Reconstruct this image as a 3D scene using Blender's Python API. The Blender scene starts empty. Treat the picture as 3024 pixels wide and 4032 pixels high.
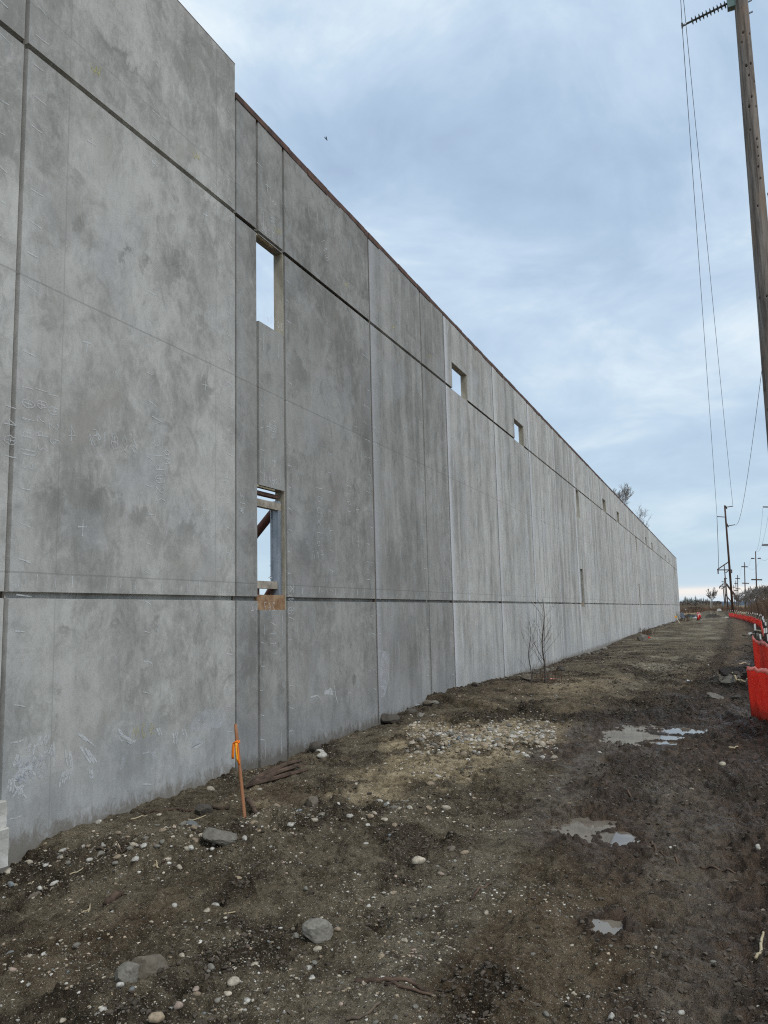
import bpy, bmesh, math, random
import numpy as np
from mathutils import Vector, Matrix

random.seed(7); rng = np.random.default_rng(7)
S = bpy.context.scene
COL = S.collection
rad = math.radians

# ------------------------------------------------------------------ camera
CAM_H = 1.8425            # eye height above the grade at the wall
WALL_X = -5.5             # outer face of the wall; the wall runs along +Y
FOC, YAW, PIT, ROL = 3114.1, rad(22.7737), rad(7.3377), rad(-1.4024)
def _basis():
    cy, sy, cp, sp = math.cos(YAW), math.sin(YAW), math.cos(PIT), math.sin(PIT)
    f = np.array([-sy*cp, cy*cp, sp]); r = np.array([cy, sy, 0.0]); u = np.cross(r, f)
    c, s = math.cos(ROL), math.sin(ROL)
    return c*r+s*u, -s*r+c*u, f
CR, CU, CF = _basis()
cam = bpy.data.cameras.new('camera'); camo = bpy.data.objects.new('camera', cam); COL.objects.link(camo)
cam.sensor_fit = 'VERTICAL'; cam.sensor_height = 36.0; cam.lens = FOC/4032*36
cam.clip_start = 0.05; cam.clip_end = 12000
camo.matrix_world = Matrix(((CR[0], CU[0], -CF[0], 0), (CR[1], CU[1], -CF[1], 0), (CR[2], CU[2], -CF[2], CAM_H), (0, 0, 0, 1)))
S.camera = camo

# ------------------------------------------------------------------ world, sun, exposure
SUN_EL, SUN_ROT = rad(48), rad(118)          # rotation from +Y towards +X
world = bpy.data.worlds.new('World'); S.world = world; world.use_nodes = True
def build_world():
    nt = world.node_tree; nt.nodes.clear()
    A = nt.nodes.new; L = nt.links.new
    def math_(op, a, b=None, clamp=False):
        n = A('ShaderNodeMath'); n.operation = op; n.use_clamp = clamp
        for i, v in enumerate((a, b)):
            if v is None: continue
            if hasattr(v, 'links'): L(v, n.inputs[i])
            else: n.inputs[i].default_value = v
        return n.outputs[0]
    out = A('ShaderNodeOutputWorld'); bg = A('ShaderNodeBackground'); L(bg.outputs[0], out.inputs[0])
    bg.inputs[1].default_value = 0.1
    sky = A('ShaderNodeTexSky'); sky.sky_type = 'NISHITA'; sky.sun_disc = False
    sky.sun_elevation = SUN_EL; sky.sun_rotation = SUN_ROT
    tc = A('ShaderNodeTexCoord'); sx = A('ShaderNodeSeparateXYZ'); L(tc.outputs['Generated'], sx.inputs[0])
    z = math_('MAXIMUM', sx.outputs[2], 0.0)
    zz = math_('ADD', z, 0.16)
    cx = A('ShaderNodeCombineXYZ')
    L(math_('DIVIDE', sx.outputs[0], zz), cx.inputs[0]); L(math_('DIVIDE', sx.outputs[1], zz), cx.inputs[1])
    def noise(scale, detail, rough, off, dist=0.0, sc=(1, 1, 1)):
        m = A('ShaderNodeMapping'); L(cx.outputs[0], m.inputs[0]); m.inputs[1].default_value = off; m.inputs[3].default_value = sc
        n = A('ShaderNodeTexNoise'); L(m.outputs[0], n.inputs['Vector'])
        n.inputs['Scale'].default_value = scale; n.inputs['Detail'].default_value = detail
        n.inputs['Roughness'].default_value = rough; n.inputs['Distortion'].default_value = dist
        return n.outputs['Fac']
    n1 = noise(1.15, 7, .52, (3.1, 7.3, 0), .25)
    n2 = noise(3.0, 9, .60, (9.7, 1.2, 2), .5, (1, .8, 1))
    mixn = math_('ADD', math_('MULTIPLY', n1, .62), math_('MULTIPLY', n2, .38))
    ramp = A('ShaderNodeValToRGB'); L(mixn, ramp.inputs[0])
    e = ramp.color_ramp.elements
    e[0].position = .36; e[0].color = (.325, .43, .585, 1)
    e[1].position = .645; e[1].color = (.84, .89, .92, 1)
    for p, c in ((.445, (.395, .515, .665, 1)), (.515, (.495, .615, .745, 1)), (.575, (.645, .745, .825, 1))):
        k = e.new(p); k.color = c
    # low sky: paler and flatter towards the horizon, with a thin cream gap far away
    lowr = A('ShaderNodeValToRGB'); L(z, lowr.inputs[0]); q = lowr.color_ramp.elements
    q[0].position = 0.0; q[0].color = (.62, .70, .76, 1); q[1].position = .30; q[1].color = (.49, .605, .72, 1)
    for p, c in ((.010, (.60, .70, .78, 1)), (.0135, (.86, .80, .74, 1)), (.020, (.84, .79, .74, 1)), (.0245, (.50, .62, .72, 1)), (.075, (.44, .57, .675, 1)), (.16, (.445, .57, .685, 1))):
        k = q.new(p); k.color = c
    lf = A('ShaderNodeMapRange'); L(z, lf.inputs[0]); lf.inputs[1].default_value = .05; lf.inputs[2].default_value = .46
    lf.inputs[3].default_value = .86; lf.inputs[4].default_value = 0
    mx = A('ShaderNodeMix'); mx.data_type = 'RGBA'; L(lf.outputs[0], mx.inputs[0]); L(ramp.outputs[0], mx.inputs[6]); L(lowr.outputs[0], mx.inputs[7])
    sc = A('ShaderNodeVectorMath'); sc.operation = 'SCALE'; L(mx.outputs[2], sc.inputs[0]); sc.inputs[3].default_value = 10.0
    mx2 = A('ShaderNodeMix'); mx2.data_type = 'RGBA'; mx2.inputs[0].default_value = .93
    L(sky.outputs[0], mx2.inputs[6]); L(sc.outputs[0], mx2.inputs[7]); L(mx2.outputs[2], bg.inputs[0])
build_world()
sl = bpy.data.lights.new('sun', 'SUN'); so = bpy.data.objects.new('sun', sl); COL.objects.link(so)
sl.energy = 1.5; sl.angle = rad(18); sl.color = (1.0, .965, .92)
_sd = Vector((math.sin(SUN_ROT)*math.cos(SUN_EL), math.cos(SUN_ROT)*math.cos(SUN_EL), math.sin(SUN_EL)))
so.rotation_euler = (-_sd).to_track_quat('-Z', 'Y').to_euler()
so.location = (20, -20, 30)
S.view_settings.view_transform = 'Standard'; S.view_settings.look = 'None'
S.view_settings.exposure = 0.28; S.view_settings.gamma = 1.0; S.view_settings.use_curve_mapping = False
S.cycles.use_denoising = False; S.cycles.filter_width = 1.15
S.cycles.use_adaptive_sampling = True; S.cycles.adaptive_threshold = .02
S.cycles.max_bounces = 5; S.cycles.diffuse_bounces = 3; S.cycles.transparent_max_bounces = 8

# ------------------------------------------------------------------ helpers
def ray(x, y): return CF + (x-1512)/FOC*CR - (y-2016)/FOC*CU
def at_wall(x, y, X=WALL_X):
    v = ray(x, y); v = v*(X/v[0]); return np.array([v[0], v[1], v[2]+CAM_H])
def at_depth(x, y, Y):
    v = ray(x, y); v = v*(Y/v[1]); return np.array([v[0], v[1], v[2]+CAM_H])
def at_plane(x, y, z):
    v = ray(x, y); v = v*((z-CAM_H)/v[2]); return np.array([v[0], v[1], z])
def at_ground(x, y):
    z = 0.0
    for k in range(5):
        p = at_plane(x, y, z); z = 0.5*z+0.5*float(gh(p[:1], p[1:2], k > 3)[0])
    p = at_plane(x, y, z); return np.array([p[0], p[1], float(gh(p[:1], p[1:2])[0])])

def tag(o, label=None, cat=None, group=None, kind=None):
    if label: o['label'] = label
    if cat: o['category'] = cat
    if group: o['group'] = group
    if kind: o['kind'] = kind
    return o
def empty(name, loc=(0, 0, 0), parent=None):
    o = bpy.data.objects.new(name, None); o.location = Vector(loc); COL.objects.link(o); o.empty_display_size = .2
    if parent: o.parent = parent
    return o

class MB:
    """collects geometry for one mesh"""
    def __init__(s): s.v = []; s.f = []
    def add(s, vs, fs):
        n = len(s.v); s.v += [tuple(map(float, p)) for p in vs]; s.f += [tuple(i+n for i in q) for q in fs]
    def box(s, a, b):
        (x0, y0, z0), (x1, y1, z1) = a, b
        s.add([(x0, y0, z0), (x1, y0, z0), (x1, y1, z0), (x0, y1, z0), (x0, y0, z1), (x1, y0, z1), (x1, y1, z1), (x0, y1, z1)],
              [(0, 3, 2, 1), (4, 5, 6, 7), (0, 1, 5, 4), (1, 2, 6, 5), (2, 3, 7, 6), (3, 0, 4, 7)])
    def tube(s, pts, radii, n=8, cap=True):
        pts = [Vector(p) for p in pts]
        if not hasattr(radii, '__len__'): radii = [radii]*len(pts)
        base = len(s.v); up = None
        for i, p in enumerate(pts):
            d = (pts[min(i+1, len(pts)-1)]-pts[max(i-1, 0)]).normalized()
            if up is None: up = d.orthogonal().normalized()
            up = (up-d*up.dot(d)).normalized(); w = d.cross(up)
            for k in range(n):
                a = 2*math.pi*k/n
                s.v.append(tuple(p+(up*math.cos(a)+w*math.sin(a))*radii[i]))
        for i in range(len(pts)-1):
            for k in range(n):
                a = base+i*n+k; b = base+i*n+(k+1) % n
                s.f.append((a, b, b+n, a+n))
        if cap and n > 2:
            s.f.append(tuple(base+k for k in range(n-1, -1, -1)))
            e = base+(len(pts)-1)*n; s.f.append(tuple(e+k for k in range(n)))
    def beam(s, a, b, w, h=None):
        h = h or w; a = Vector(a); b = Vector(b); d = (b-a).normalized()
        r = d.cross(Vector((0, 0, 1)))
        r = r.normalized() if r.length > 1e-4 else Vector((1, 0, 0)); u = r.cross(d)
        c = [(r*sx*w/2+u*sy*h/2) for sx, sy in ((-1, -1), (1, -1), (1, 1), (-1, 1))]
        s.add([a+k for k in c]+[b+k for k in c], [(3, 2, 1, 0), (4, 5, 6, 7), (0, 1, 5, 4), (1, 2, 6, 5), (2, 3, 7, 6), (3, 0, 4, 7)])
    def build(s, name, mat, parent=None, smooth=False, loc=None):
        me = bpy.data.meshes.new(name); v = s.v
        if loc is not None: v = [(p[0]-loc[0], p[1]-loc[1], p[2]-loc[2]) for p in v]
        me.from_pydata(v, [], s.f); me.update()
        if smooth: me.polygons.foreach_set('use_smooth', [True]*len(me.polygons))
        if mat: me.materials.append(mat)
        o = bpy.data.objects.new(name, me); COL.objects.link(o)
        if loc is not None: o.location = Vector(loc)
        if parent: o.parent = parent
        return o

# numpy value noise
def _h(ix, iy, seed):
    n = ix*np.uint32(374761393)+iy*np.uint32(668265263)+np.uint32((seed*1442695041) & 0xFFFFFFFF)
    n = (n ^ (n >> np.uint32(13)))*np.uint32(1274126177)
    return ((n ^ (n >> np.uint32(16))) & np.uint32(0xFFFF)).astype(np.float32)*np.float32(1/65535.0)
def vn(x, y, seed=0):
    fx0 = np.floor(x); fy0 = np.floor(y); fx = (x-fx0).astype(np.float32); fy = (y-fy0).astype(np.float32)
    ix = fx0.astype(np.int64).astype(np.uint32); iy = fy0.astype(np.int64).astype(np.uint32); o = np.uint32(1)
    fx = fx*fx*fx*(fx*(fx*6-15)+10); fy = fy*fy*fy*(fy*(fy*6-15)+10)
    a = _h(ix, iy, seed); b = _h(ix+o, iy, seed); c = _h(ix, iy+o, seed); d = _h(ix+o, iy+o, seed)
    return (a+(b-a)*fx)*(1-fy)+(c+(d-c)*fx)*fy
def fbm(x, y, o=4, seed=0, g=.5):
    r = 0; a = 1; t = 0
    for i in range(o):
        r = r+a*vn(x*2**i+17.3*i, y*2**i-9.1*i, seed+i); t += a; a *= g
    return r/t
def sst(a, b, x):
    t = np.clip((x-a)/(b-a), 0, 1); return t*t*(3-2*t)

# ------------------------------------------------------------------ materials
def mat_new(name):
    m = bpy.data.materials.new(name); m.use_nodes = True; nt = m.node_tree
    return m, nt, nt.nodes['Principled BSDF']
class NB:
    def __init__(s, nt): s.nt = nt
    def n(s, t, **kw):
        k = s.nt.nodes.new(t)
        for a, b in kw.items(): setattr(k, a, b)
        return k
    def L(s, a, b): s.nt.links.new(a, b)
    def put(s, sock, v):
        if hasattr(v, 'links'): s.L(v, sock)
        else: sock.default_value = v
    def m(s, op, a, b=0.0, clamp=False):
        k = s.n('ShaderNodeMath', operation=op); k.use_clamp = clamp
        s.put(k.inputs[0], a); s.put(k.inputs[1], b); return k.outputs[0]
    def mix(s, f, a, b, blend='MIX'):
        k = s.n('ShaderNodeMix', data_type='RGBA', blend_type=blend); k.clamp_factor = True
        s.put(k.inputs[0], f)
        for i, v in ((6, a), (7, b)):
            if isinstance(v, tuple) and len(v) == 3: v = v+(1,)
            s.put(k.inputs[i], v)
        return k.outputs[2]
    def noise(s, vec, scale, detail=4, rough=.55, sc=None, off=None, dist=0):
        if sc or off:
            k = s.n('ShaderNodeMapping'); s.L(vec, k.inputs[0])
            if sc: k.inputs[3].default_value = sc
            if off: k.inputs[1].default_value = off
            vec = k.outputs[0]
        k = s.n('ShaderNodeTexNoise'); s.L(vec, k.inputs['Vector'])
        k.inputs['Scale'].default_value = scale; k.inputs['Detail'].default_value = detail
        k.inputs['Roughness'].default_value = rough; k.inputs['Distortion'].default_value = dist
        return k.outputs['Fac']
    def ramp(s, v, a, b, c=0.0, d=1.0):
        k = s.n('ShaderNodeMapRange'); k.interpolation_type = 'SMOOTHSTEP'; s.put(k.inputs[0], v)
        for i, q in enumerate((a, b, c, d)): k.inputs[i+1].default_value = q
        return k.outputs[0]
    def bump(s, h, strength, dist, normal=None):
        k = s.n('ShaderNodeBump'); s.L(h, k.inputs['Height']); k.inputs['Strength'].default_value = strength; k.inputs['Distance'].default_value = dist
        if normal is not None: s.L(normal, k.inputs['Normal'])
        return k.outputs[0]

def simple(name, a, b, scale=8, rough=.8, metal=0.0, sc=None, bump=0.0, detail=5, spec=.3, contrast=(.3, .7)):
    m, nt, p = mat_new(name); B = NB(nt)
    tc = B.n('ShaderNodeTexCoord'); n = B.noise(tc.outputs['Object'], scale, detail, .6, sc)
    f = B.ramp(n, *contrast); B.L(B.mix(f, a, b), p.inputs['Base Color'])
    p.inputs['Roughness'].default_value = rough; p.inputs['Metallic'].default_value = metal
    p.inputs['Specular IOR Level'].default_value = spec
    if bump: B.L(B.bump(n, bump, .02), p.inputs['Normal'])
    return m

STAINS = [(465, 228, 85, 24, .6), (795, 1550, 28, 55, .6), (385, 1985, 90, 75, .5), (175, 1995, 55, 110, .5), (548, 2028, 30, 36, .6), (730, 2095, 34, 48, .55), (475, 1020, 16, 28, .6), (650, 1070, 40, 60, .5),
          (286, 908, 20, 22, .55), (992, 2490, 14, 70, .5), (1396, 2664, 8, 18, .8), (655, 2820, 40, 42, .5), (1105, 2715, 14, 26, .6), (1395, 1920, 8, 16, .7), (568, 1025, 10, 40, .5), (1570, 1050, 10, 30, .4), (300, 700, 26, 40, .45),
          (780, 760, 60, 50, .4), (820, 1000, 30, 90, .35), (1180, 1480, 40, 60, .4), (1250, 1300, 30, 90, .35), (250, 2480, 20, 30, .5), (445, 2465, 16, 22, .5), (610, 2455, 14, 20, .5), (1190, 2200, 36, 60, .4), (1555, 2250, 40, 110, .45), (1600, 2560, 50, 140, .45)]
def concrete_mat():
    m, nt, p = mat_new('tilt_up_concrete'); B = NB(nt)
    geo = B.n('ShaderNodeNewGeometry'); P = geo.outputs['Position']
    tc = B.n('ShaderNodeTexCoord'); oi = B.n('ShaderNodeObjectInfo')
    sc = B.n('ShaderNodeSeparateColor'); B.L(oi.outputs['Color'], sc.inputs[0])
    tone, strk, eff = sc.outputs[0], sc.outputs[1], sc.outputs[2]
    width = B.m('MULTIPLY', oi.outputs['Alpha'], 10.0)
    so_ = B.n('ShaderNodeSeparateXYZ'); B.L(tc.outputs['Object'], so_.inputs[0]); oy = so_.outputs[1]
    sw = B.n('ShaderNodeSeparateXYZ'); B.L(P, sw.inputs[0]); wz = sw.outputs[2]
    n1 = B.noise(P, .55, 6, .62, off=(1, 2, 3), dist=.4)
    n2 = B.noise(P, 2.6, 8, .70, dist=.7)
    n3 = B.noise(P, 11.0, 7, .75, sc=(1, .9, .55), dist=.8)
    grain = B.noise(P, 95, 3, .7)
    streak = B.noise(P, 1.25, 6, .60, sc=(1, 1.7, .13), dist=.35)
    streak2 = B.noise(P, 2.3, 6, .62, sc=(1, 1.3, .22), dist=.6, off=(4, 0, 7))
    f = B.m('ADD', B.m('MULTIPLY', n1, .40), B.m('ADD', B.m('MULTIPLY', n2, .34), B.m('MULTIPLY', n3, .26)))
    f = B.ramp(f, .395, .600)
    s = B.ramp(B.m('ADD', B.m('MULTIPLY', streak, .55), B.m('MULTIPLY', streak2, .45)) , .40, .59)
    fm = B.n('ShaderNodeMix', data_type='FLOAT'); B.L(strk, fm.inputs[0]); B.L(f, fm.inputs[2]); B.L(s, fm.inputs[3])
    fac = fm.outputs[0]
    col = B.mix(fac, (.233, .229, .208), (.490, .482, .446))
    # cold and warm casts of the cement paste
    warm = B.ramp(B.noise(P, .9, 5, .6, off=(11, 5, 2), dist=.8), .50, .72, 0, .55)
    col = B.mix(warm, col, (.375, .350, .315))
    cool = B.ramp(B.noise(P, .7, 5, .6, off=(2, 15, 9)), .52, .70, 0, .50)
    col = B.mix(cool, col, (.400, .402, .408))
    # dark damp-cement blotches
    blot = B.m('MULTIPLY', B.ramp(B.noise(P, 1.6, 8, .70, sc=(1, 1, .8), off=(3, 9, 1), dist=.9), .585, .68), .40)
    col = B.mix(blot, col, (.165, .163, .150))
    wyy = B.m('ADD', sw.outputs[1], B.m('MULTIPLY', B.m('SUBTRACT', n2, .5), .8)); wzv = B.m('ADD', wz, B.m('MULTIPLY', B.m('SUBTRACT', n2, .5), 1.2))
    for (px, py, rx_, ry_, k) in STAINS:
        c = at_wall(px, py); ry2 = abs(at_wall(px+rx_, py)[1]-c[1]); rz2 = abs(at_wall(px, py+ry_)[2]-c[2])
        u = B.m('DIVIDE', B.m('SUBTRACT', wyy, float(c[1])), float(ry2)); v = B.m('DIVIDE', B.m('SUBTRACT', wzv, float(c[2])), float(rz2))
        dd = B.m('ADD', B.m('MULTIPLY', u, u), B.m('MULTIPLY', v, v))
        col = B.mix(B.ramp(dd, .1, 1.9, k*.75, 0), col, (.150, .148, .132))
    spots = B.m('MULTIPLY', B.ramp(B.noise(P, 7.5, 4, .6, sc=(1, 1, .6), off=(8, 1, 3)), .66, .76), .40)
    col = B.mix(spots, col, (.17, .165, .15))
    # lime bloom: along panel edges and as loose runs
    edge = B.m('MINIMUM', oy, B.m('ADD', B.m('SUBTRACT', width, oy), .22))
    em = B.m('MULTIPLY', B.ramp(B.m('ADD', edge, B.m('MULTIPLY', B.m('SUBTRACT', streak2, .5), .55)), .02, .34, 1, 0), eff)
    runs = B.m('MULTIPLY', B.ramp(B.noise(P, 4.2, 5, .65, sc=(1, 1.5, .20), off=(0, 3, 5), dist=.5), .58, .70), B.m('MULTIPLY', eff, .55))
    col = B.mix(B.m('MAXIMUM', B.m('MULTIPLY', em, .90), runs), col, (.56, .565, .58))
    # pale splash zone above the soil, ragged upper edge
    zz = B.m('ADD', wz, B.m('MULTIPLY', B.m('SUBTRACT', n1, .5), 2.4))
    low = B.ramp(zz, .15, .95, .50, 0)
    col = B.mix(low, col, B.mix(fac, (.300, .305, .302), (.410, .415, .415)))
    # mud splashed up from the soil line
    spl = B.ramp(B.m('ADD', wz, B.m('MULTIPLY', B.m('SUBTRACT', n3, .5), .55)), .0, .17, .72, 0)
    col = B.mix(spl, col, (.150, .128, .098))
    # form-board seams: hairlines in the face
    def line(v, at, w, k):
        return B.m('MULTIPLY', B.ramp(B.m('ABSOLUTE', B.m('SUBTRACT', v, at)), w*.4, w, 1, 0), k)
    wob = B.m('MULTIPLY', B.m('SUBTRACT', n2, .5), .012)
    wzz = B.m('ADD', wz, wob); oyy = B.m('ADD', oy, wob)
    ln = line(wzz, 4.90, .012, .42)
    for at, k in ((7.54, .30), (2.27, .40)): ln = B.m('MAXIMUM', ln, line(wzz, at, .011, k))
    ln = B.m('MAXIMUM', ln, line(oyy, .52, .010, .28)); ln = B.m('MAXIMUM', ln, line(oyy, B.m('SUBTRACT', width, .45), .010, .28))
    ln = B.m('MULTIPLY', ln, B.ramp(n3, .30, .55, .35, 1))
    col = B.mix(ln, col, (.15, .145, .135))
    g = B.m('ADD', B.m('MULTIPLY', grain, .30), .85)
    tn = B.m('MULTIPLY', g, B.m('MULTIPLY', tone, 1.0))
    cc = B.n('ShaderNodeCombineColor'); B.L(tn, cc.inputs[0]); B.L(tn, cc.inputs[1]); B.L(tn, cc.inputs[2])
    col = B.mix(1.0, col, cc.outputs[0], 'MULTIPLY')
    B.L(col, p.inputs['Base Color'])
    B.L(B.ramp(f, 0, 1, .92, .72), p.inputs['Roughness']); p.inputs['Specular IOR Level'].default_value = .28
    hh = B.m('ADD', B.m('MULTIPLY', n3, .6), B.m('MULTIPLY', grain, .25))
    B.L(B.bump(hh, .22, .012), p.inputs['Normal'])
    return m

def ground_mat():
    m, nt, p = mat_new('construction_dirt'); B = NB(nt)
    geo = B.n('ShaderNodeNewGeometry'); P = geo.outputs['Position']
    def at(nm):
        k = B.n('ShaderNodeAttribute'); k.attribute_name = nm; return k.outputs['Fac']
    wet, sand, grav, grass, dark, pale = at('wet'), at('sand'), at('grav'), at('grass'), at('dark'), at('pale')
    n1 = B.noise(P, 1.1, 6, .6); n2 = B.noise(P, 7, 6, .65, dist=.4); n3 = B.noise(P, 38, 5, .7); n4 = B.noise(P, 140, 3, .7)
    f = B.ramp(B.m('ADD', B.m('MULTIPLY', n1, .35), B.m('ADD', B.m('MULTIPLY', n2, .35), B.m('MULTIPLY', n3, .30))), .40, .60)
    ny = B.noise(P, 1.0, 5, .6, sc=(1.6, .55, 1), off=(7, 3, 0), dist=.5)
    big = B.ramp(ny, .42, .60)
    col = B.mix(f, (.042, .027, .015), (.138, .098, .059))
    col = B.mix(B.m('MULTIPLY', big, .55), col, B.mix(f, (.082, .059, .036), (.215, .164, .106)))
    red = B.ramp(B.noise(P, .8, 5, .6, off=(5, 2, 1)), .5, .7, 0, .5)
    col = B.mix(red, col, (.088, .064, .047))
    col = B.mix(B.m('MULTIPLY', grav, .85), col, B.mix(f, (.064, .050, .032), (.200, .165, .110)))
    col = B.mix(B.m('MULTIPLY', sand, B.ramp(n2, .3, .6, .55, 1)), col, B.mix(f, (.25, .188, .105), (.50, .40, .25)))
    mudc = B.mix(B.ramp(n2, .3, .7), (.034, .019, .011), (.098, .062, .039))
    col = B.mix(B.m('MULTIPLY', wet, .85), col, mudc)
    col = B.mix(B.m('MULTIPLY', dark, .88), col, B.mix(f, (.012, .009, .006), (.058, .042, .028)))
    col = B.mix(B.m('MULTIPLY', pale, B.ramp(n2, .35, .6, .5, 1)), col, B.mix(f, (.185, .155, .108), (.33, .29, .215)))
    gr = B.mix(B.ramp(B.noise(P, .05, 6, .6, sc=(1, .25, 1)), .4, .6), (.36, .27, .15), (.20, .13, .075))
    col = B.mix(grass, col, gr)
    # grit too fine to model
    def grit(scale, thr, mul):
        v = B.n('ShaderNodeTexVoronoi'); B.L(P, v.inputs['Vector']); v.inputs['Scale'].default_value = scale; v.inputs['Randomness'].default_value = 1
        s = B.n('ShaderNodeSeparateColor'); B.L(v.outputs['Color'], s.inputs[0])
        k = B.m('MULTIPLY', B.ramp(v.outputs['Distance'], .16, .34, 1, 0), B.m('GREATER_THAN', s.outputs[0], thr))
        c = B.mix(B.m('POWER', s.outputs[1], 1.3), (.035, .028, .020), (.52, .475, .385))
        return B.m('MULTIPLY', k, mul), c, v.outputs['Distance']
    dry = B.m('SUBTRACT', 1.0, B.m('MULTIPLY', wet, .72))
    k1, c1, d1 = grit(120, .50, .9); k2, c2, d2 = grit(58, .68, .9)
    notfar = B.m('SUBTRACT', 1.0, grass)
    col = B.mix(B.m('MULTIPLY', B.m('MULTIPLY', k1, dry), notfar), col, c1)
    col = B.mix(B.m('MULTIPLY', B.m('MULTIPLY', k2, dry), notfar), col, c2)
    B.L(col, p.inputs['Base Color'])
    B.L(B.m('SUBTRACT', B.ramp(n2, .3, .7, .92, .80), B.m('MULTIPLY', wet, B.ramp(ny, .40, .60, .50, .14))), p.inputs['Roughness'])
    B.L(B.m('ADD', B.m('MULTIPLY', wet, .17), .08), p.inputs['Specular IOR Level'])
    hh = B.m('ADD', B.m('MULTIPLY', n3, 1.0), B.m('ADD', B.m('MULTIPLY', n4, .45), B.m('MULTIPLY', B.m('SUBTRACT', 1, d1), .35)))
    b = B.bump(hh, 1.0, .022)
    B.L(B.bump(n2, .8, .06, b), p.inputs['Normal'])
    return m

def stone_mat(name='stone', attr=False):
    m, nt, p = mat_new(name); B = NB(nt)
    tc = B.n('ShaderNodeTexCoord'); geo = B.n('ShaderNodeNewGeometry')
    if attr:
        k = B.n('ShaderNodeAttribute'); k.attribute_name = 'tint'; base = k.outputs['Color']
    else:
        k = B.n('ShaderNodeObjectInfo'); base = k.outputs['Color']
    n = B.noise(geo.outputs['Position'], 45, 5, .65)
    col = B.mix(B.ramp(n, .32, .66, .05, .58), base, (.105, .084, .060))
    # soil sticking to the underside
    B.L(col, p.inputs['Base Color']); p.inputs['Roughness'].default_value = .78; p.inputs['Specular IOR Level'].default_value = .3
    B.L(B.bump(n, .5, .006), p.inputs['Normal'])
    return m

M = {}
M['concrete'] = concrete_mat(); M['ground'] = ground_mat(); M['stone'] = stone_mat(); M['gravel'] = stone_mat('gravel', True)
M['jamb'] = simple('lit_jamb_concrete', (.25, .225, .17), (.44, .40, .32), 5, .85, sc=(1, 1, .4), bump=.2)  # tan formed concrete, with the light on the jamb put into its tone
M['sealant'] = simple('joint_sealant', (.06, .05, .04), (.16, .135, .105), 6, .8, sc=(1, 1, .2))
M['rust'] = simple('rusty_steel', (.060, .040, .032), (.145, .078, .056), 5, .85, bump=.4)
M['rustpipe'] = simple('rust_primer_pipe', (.10, .035, .022), (.16, .06, .038), 3, .6)
M['rustlight'] = simple('rust_orange_plate', (.20, .105, .05), (.36, .24, .14), 9, .85, bump=.3)
M['galv'] = simple('galvanised_steel', (.20, .23, .26), (.34, .37, .41), 6, .45, metal=.5, sc=(1, 1, .3))
M['dirtyconc'] = simple('dirty_form_timber', (.22, .19, .15), (.42, .37, .30), 7, .85, bump=.3)
M['chip'] = simple('precast_block', (.40, .385, .34), (.58, .56, .51), 5, .85, bump=.4)
M['wood'] = simple('stake_wood', (.30, .13, .062), (.44, .215, .115), 9, .75, sc=(1, 1, .1), bump=.3)
M['paleWood'] = simple('pale_lath', (.45, .38, .24), (.60, .52, .36), 9, .75, sc=(1, 1, .1))
M['rotwood'] = simple('rotten_wood', (.035, .022, .015), (.13, .085, .058), 6, .85, sc=(1, 1, 1), bump=.6)
M['twig'] = simple('dead_twig', (.07, .05, .036), (.16, .125, .09), 10, .85)
M['straw'] = simple('straw', (.34, .27, .16), (.52, .44, .29), 10, .8)
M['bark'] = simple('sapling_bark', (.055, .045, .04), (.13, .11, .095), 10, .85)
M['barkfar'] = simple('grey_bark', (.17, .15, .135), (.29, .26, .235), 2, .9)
M['brushred'] = simple('brush_stems', (.085, .052, .036), (.16, .105, .07), .6, .9)
M['brushtan'] = simple('brush_tan', (.13, .10, .07), (.22, .17, .12), .6, .9)
M['conifer'] = simple('conifer_needles', (.022, .04, .028), (.05, .075, .05), .4, .9)
M['hill'] = simple('hazed_wooded_hill', (.05, .085, .12), (.08, .12, .16), .01, .95)  # blue distance haze is put into the hill's base colour
M['creosote'] = simple('creosoted_pole', (.040, .020, .014), (.085, .045, .032), 3, .8, sc=(1, 1, .05))
M['darkpole'] = simple('weathered_far_pole', (.06, .042, .034), (.13, .095, .08), 3, .85, sc=(1, 1, .05))
M['whitepost'] = simple('white_paint', (.70, .69, .64), (.82, .81, .77), 12, .7)
M['blackpost'] = simple('dark_post', (.018, .017, .016), (.04, .037, .034), 12, .7)
M['wire'] = simple('wire', (.07, .075, .10), (.12, .125, .15), 5, .5)
M['insul'] = simple('insulator_polymer', (.055, .06, .06), (.11, .12, .115), 6, .5)
M['bracket'] = simple('green_bracket', (.10, .16, .145), (.17, .24, .22), 6, .55)
M['ribbon'] = simple('orange_ribbon', (.95, .20, .015), (1.0, .27, .02), 8, .5)
M['ribbony'] = simple('yellow_orange_ribbon', (1.0, .42, .02), (1.0, .50, .03), 8, .5)
M['conered'] = simple('delineator_red', (.62, .03, .02), (.75, .05, .03), 8, .5)
M['reflect'] = simple('reflective_band', (.70, .70, .70), (.82, .82, .82), 8, .4)
M['plasticblk'] = simple('black_plastic_sheet', (.012, .013, .015), (.03, .032, .035), 3, .35)
M['plasticgry'] = simple('grey_plastic_sheet', (.30, .33, .36), (.50, .53, .56), 3, .4)
M['teal'] = simple('teal_fabric', (.05, .42, .25), (.10, .55, .34), 5, .6)
M['bluegrey'] = simple('blue_grey_plastic', (.14, .18, .24), (.22, .27, .33), 5, .5)
M['paper'] = simple('paper', (.55, .58, .62), (.72, .74, .77), 20, .6)
M['pinkpaint'] = simple('pink_marking', (.75, .24, .20), (.85, .32, .26), 20, .7)
M['lampmetal'] = simple('pale_metal', (.45, .44, .40), (.55, .54, .5), 5, .5)
M['asphalt'] = simple('asphalt_chunk', (.032, .028, .023), (.10, .086, .070), 14, .9, bump=.6)
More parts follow.
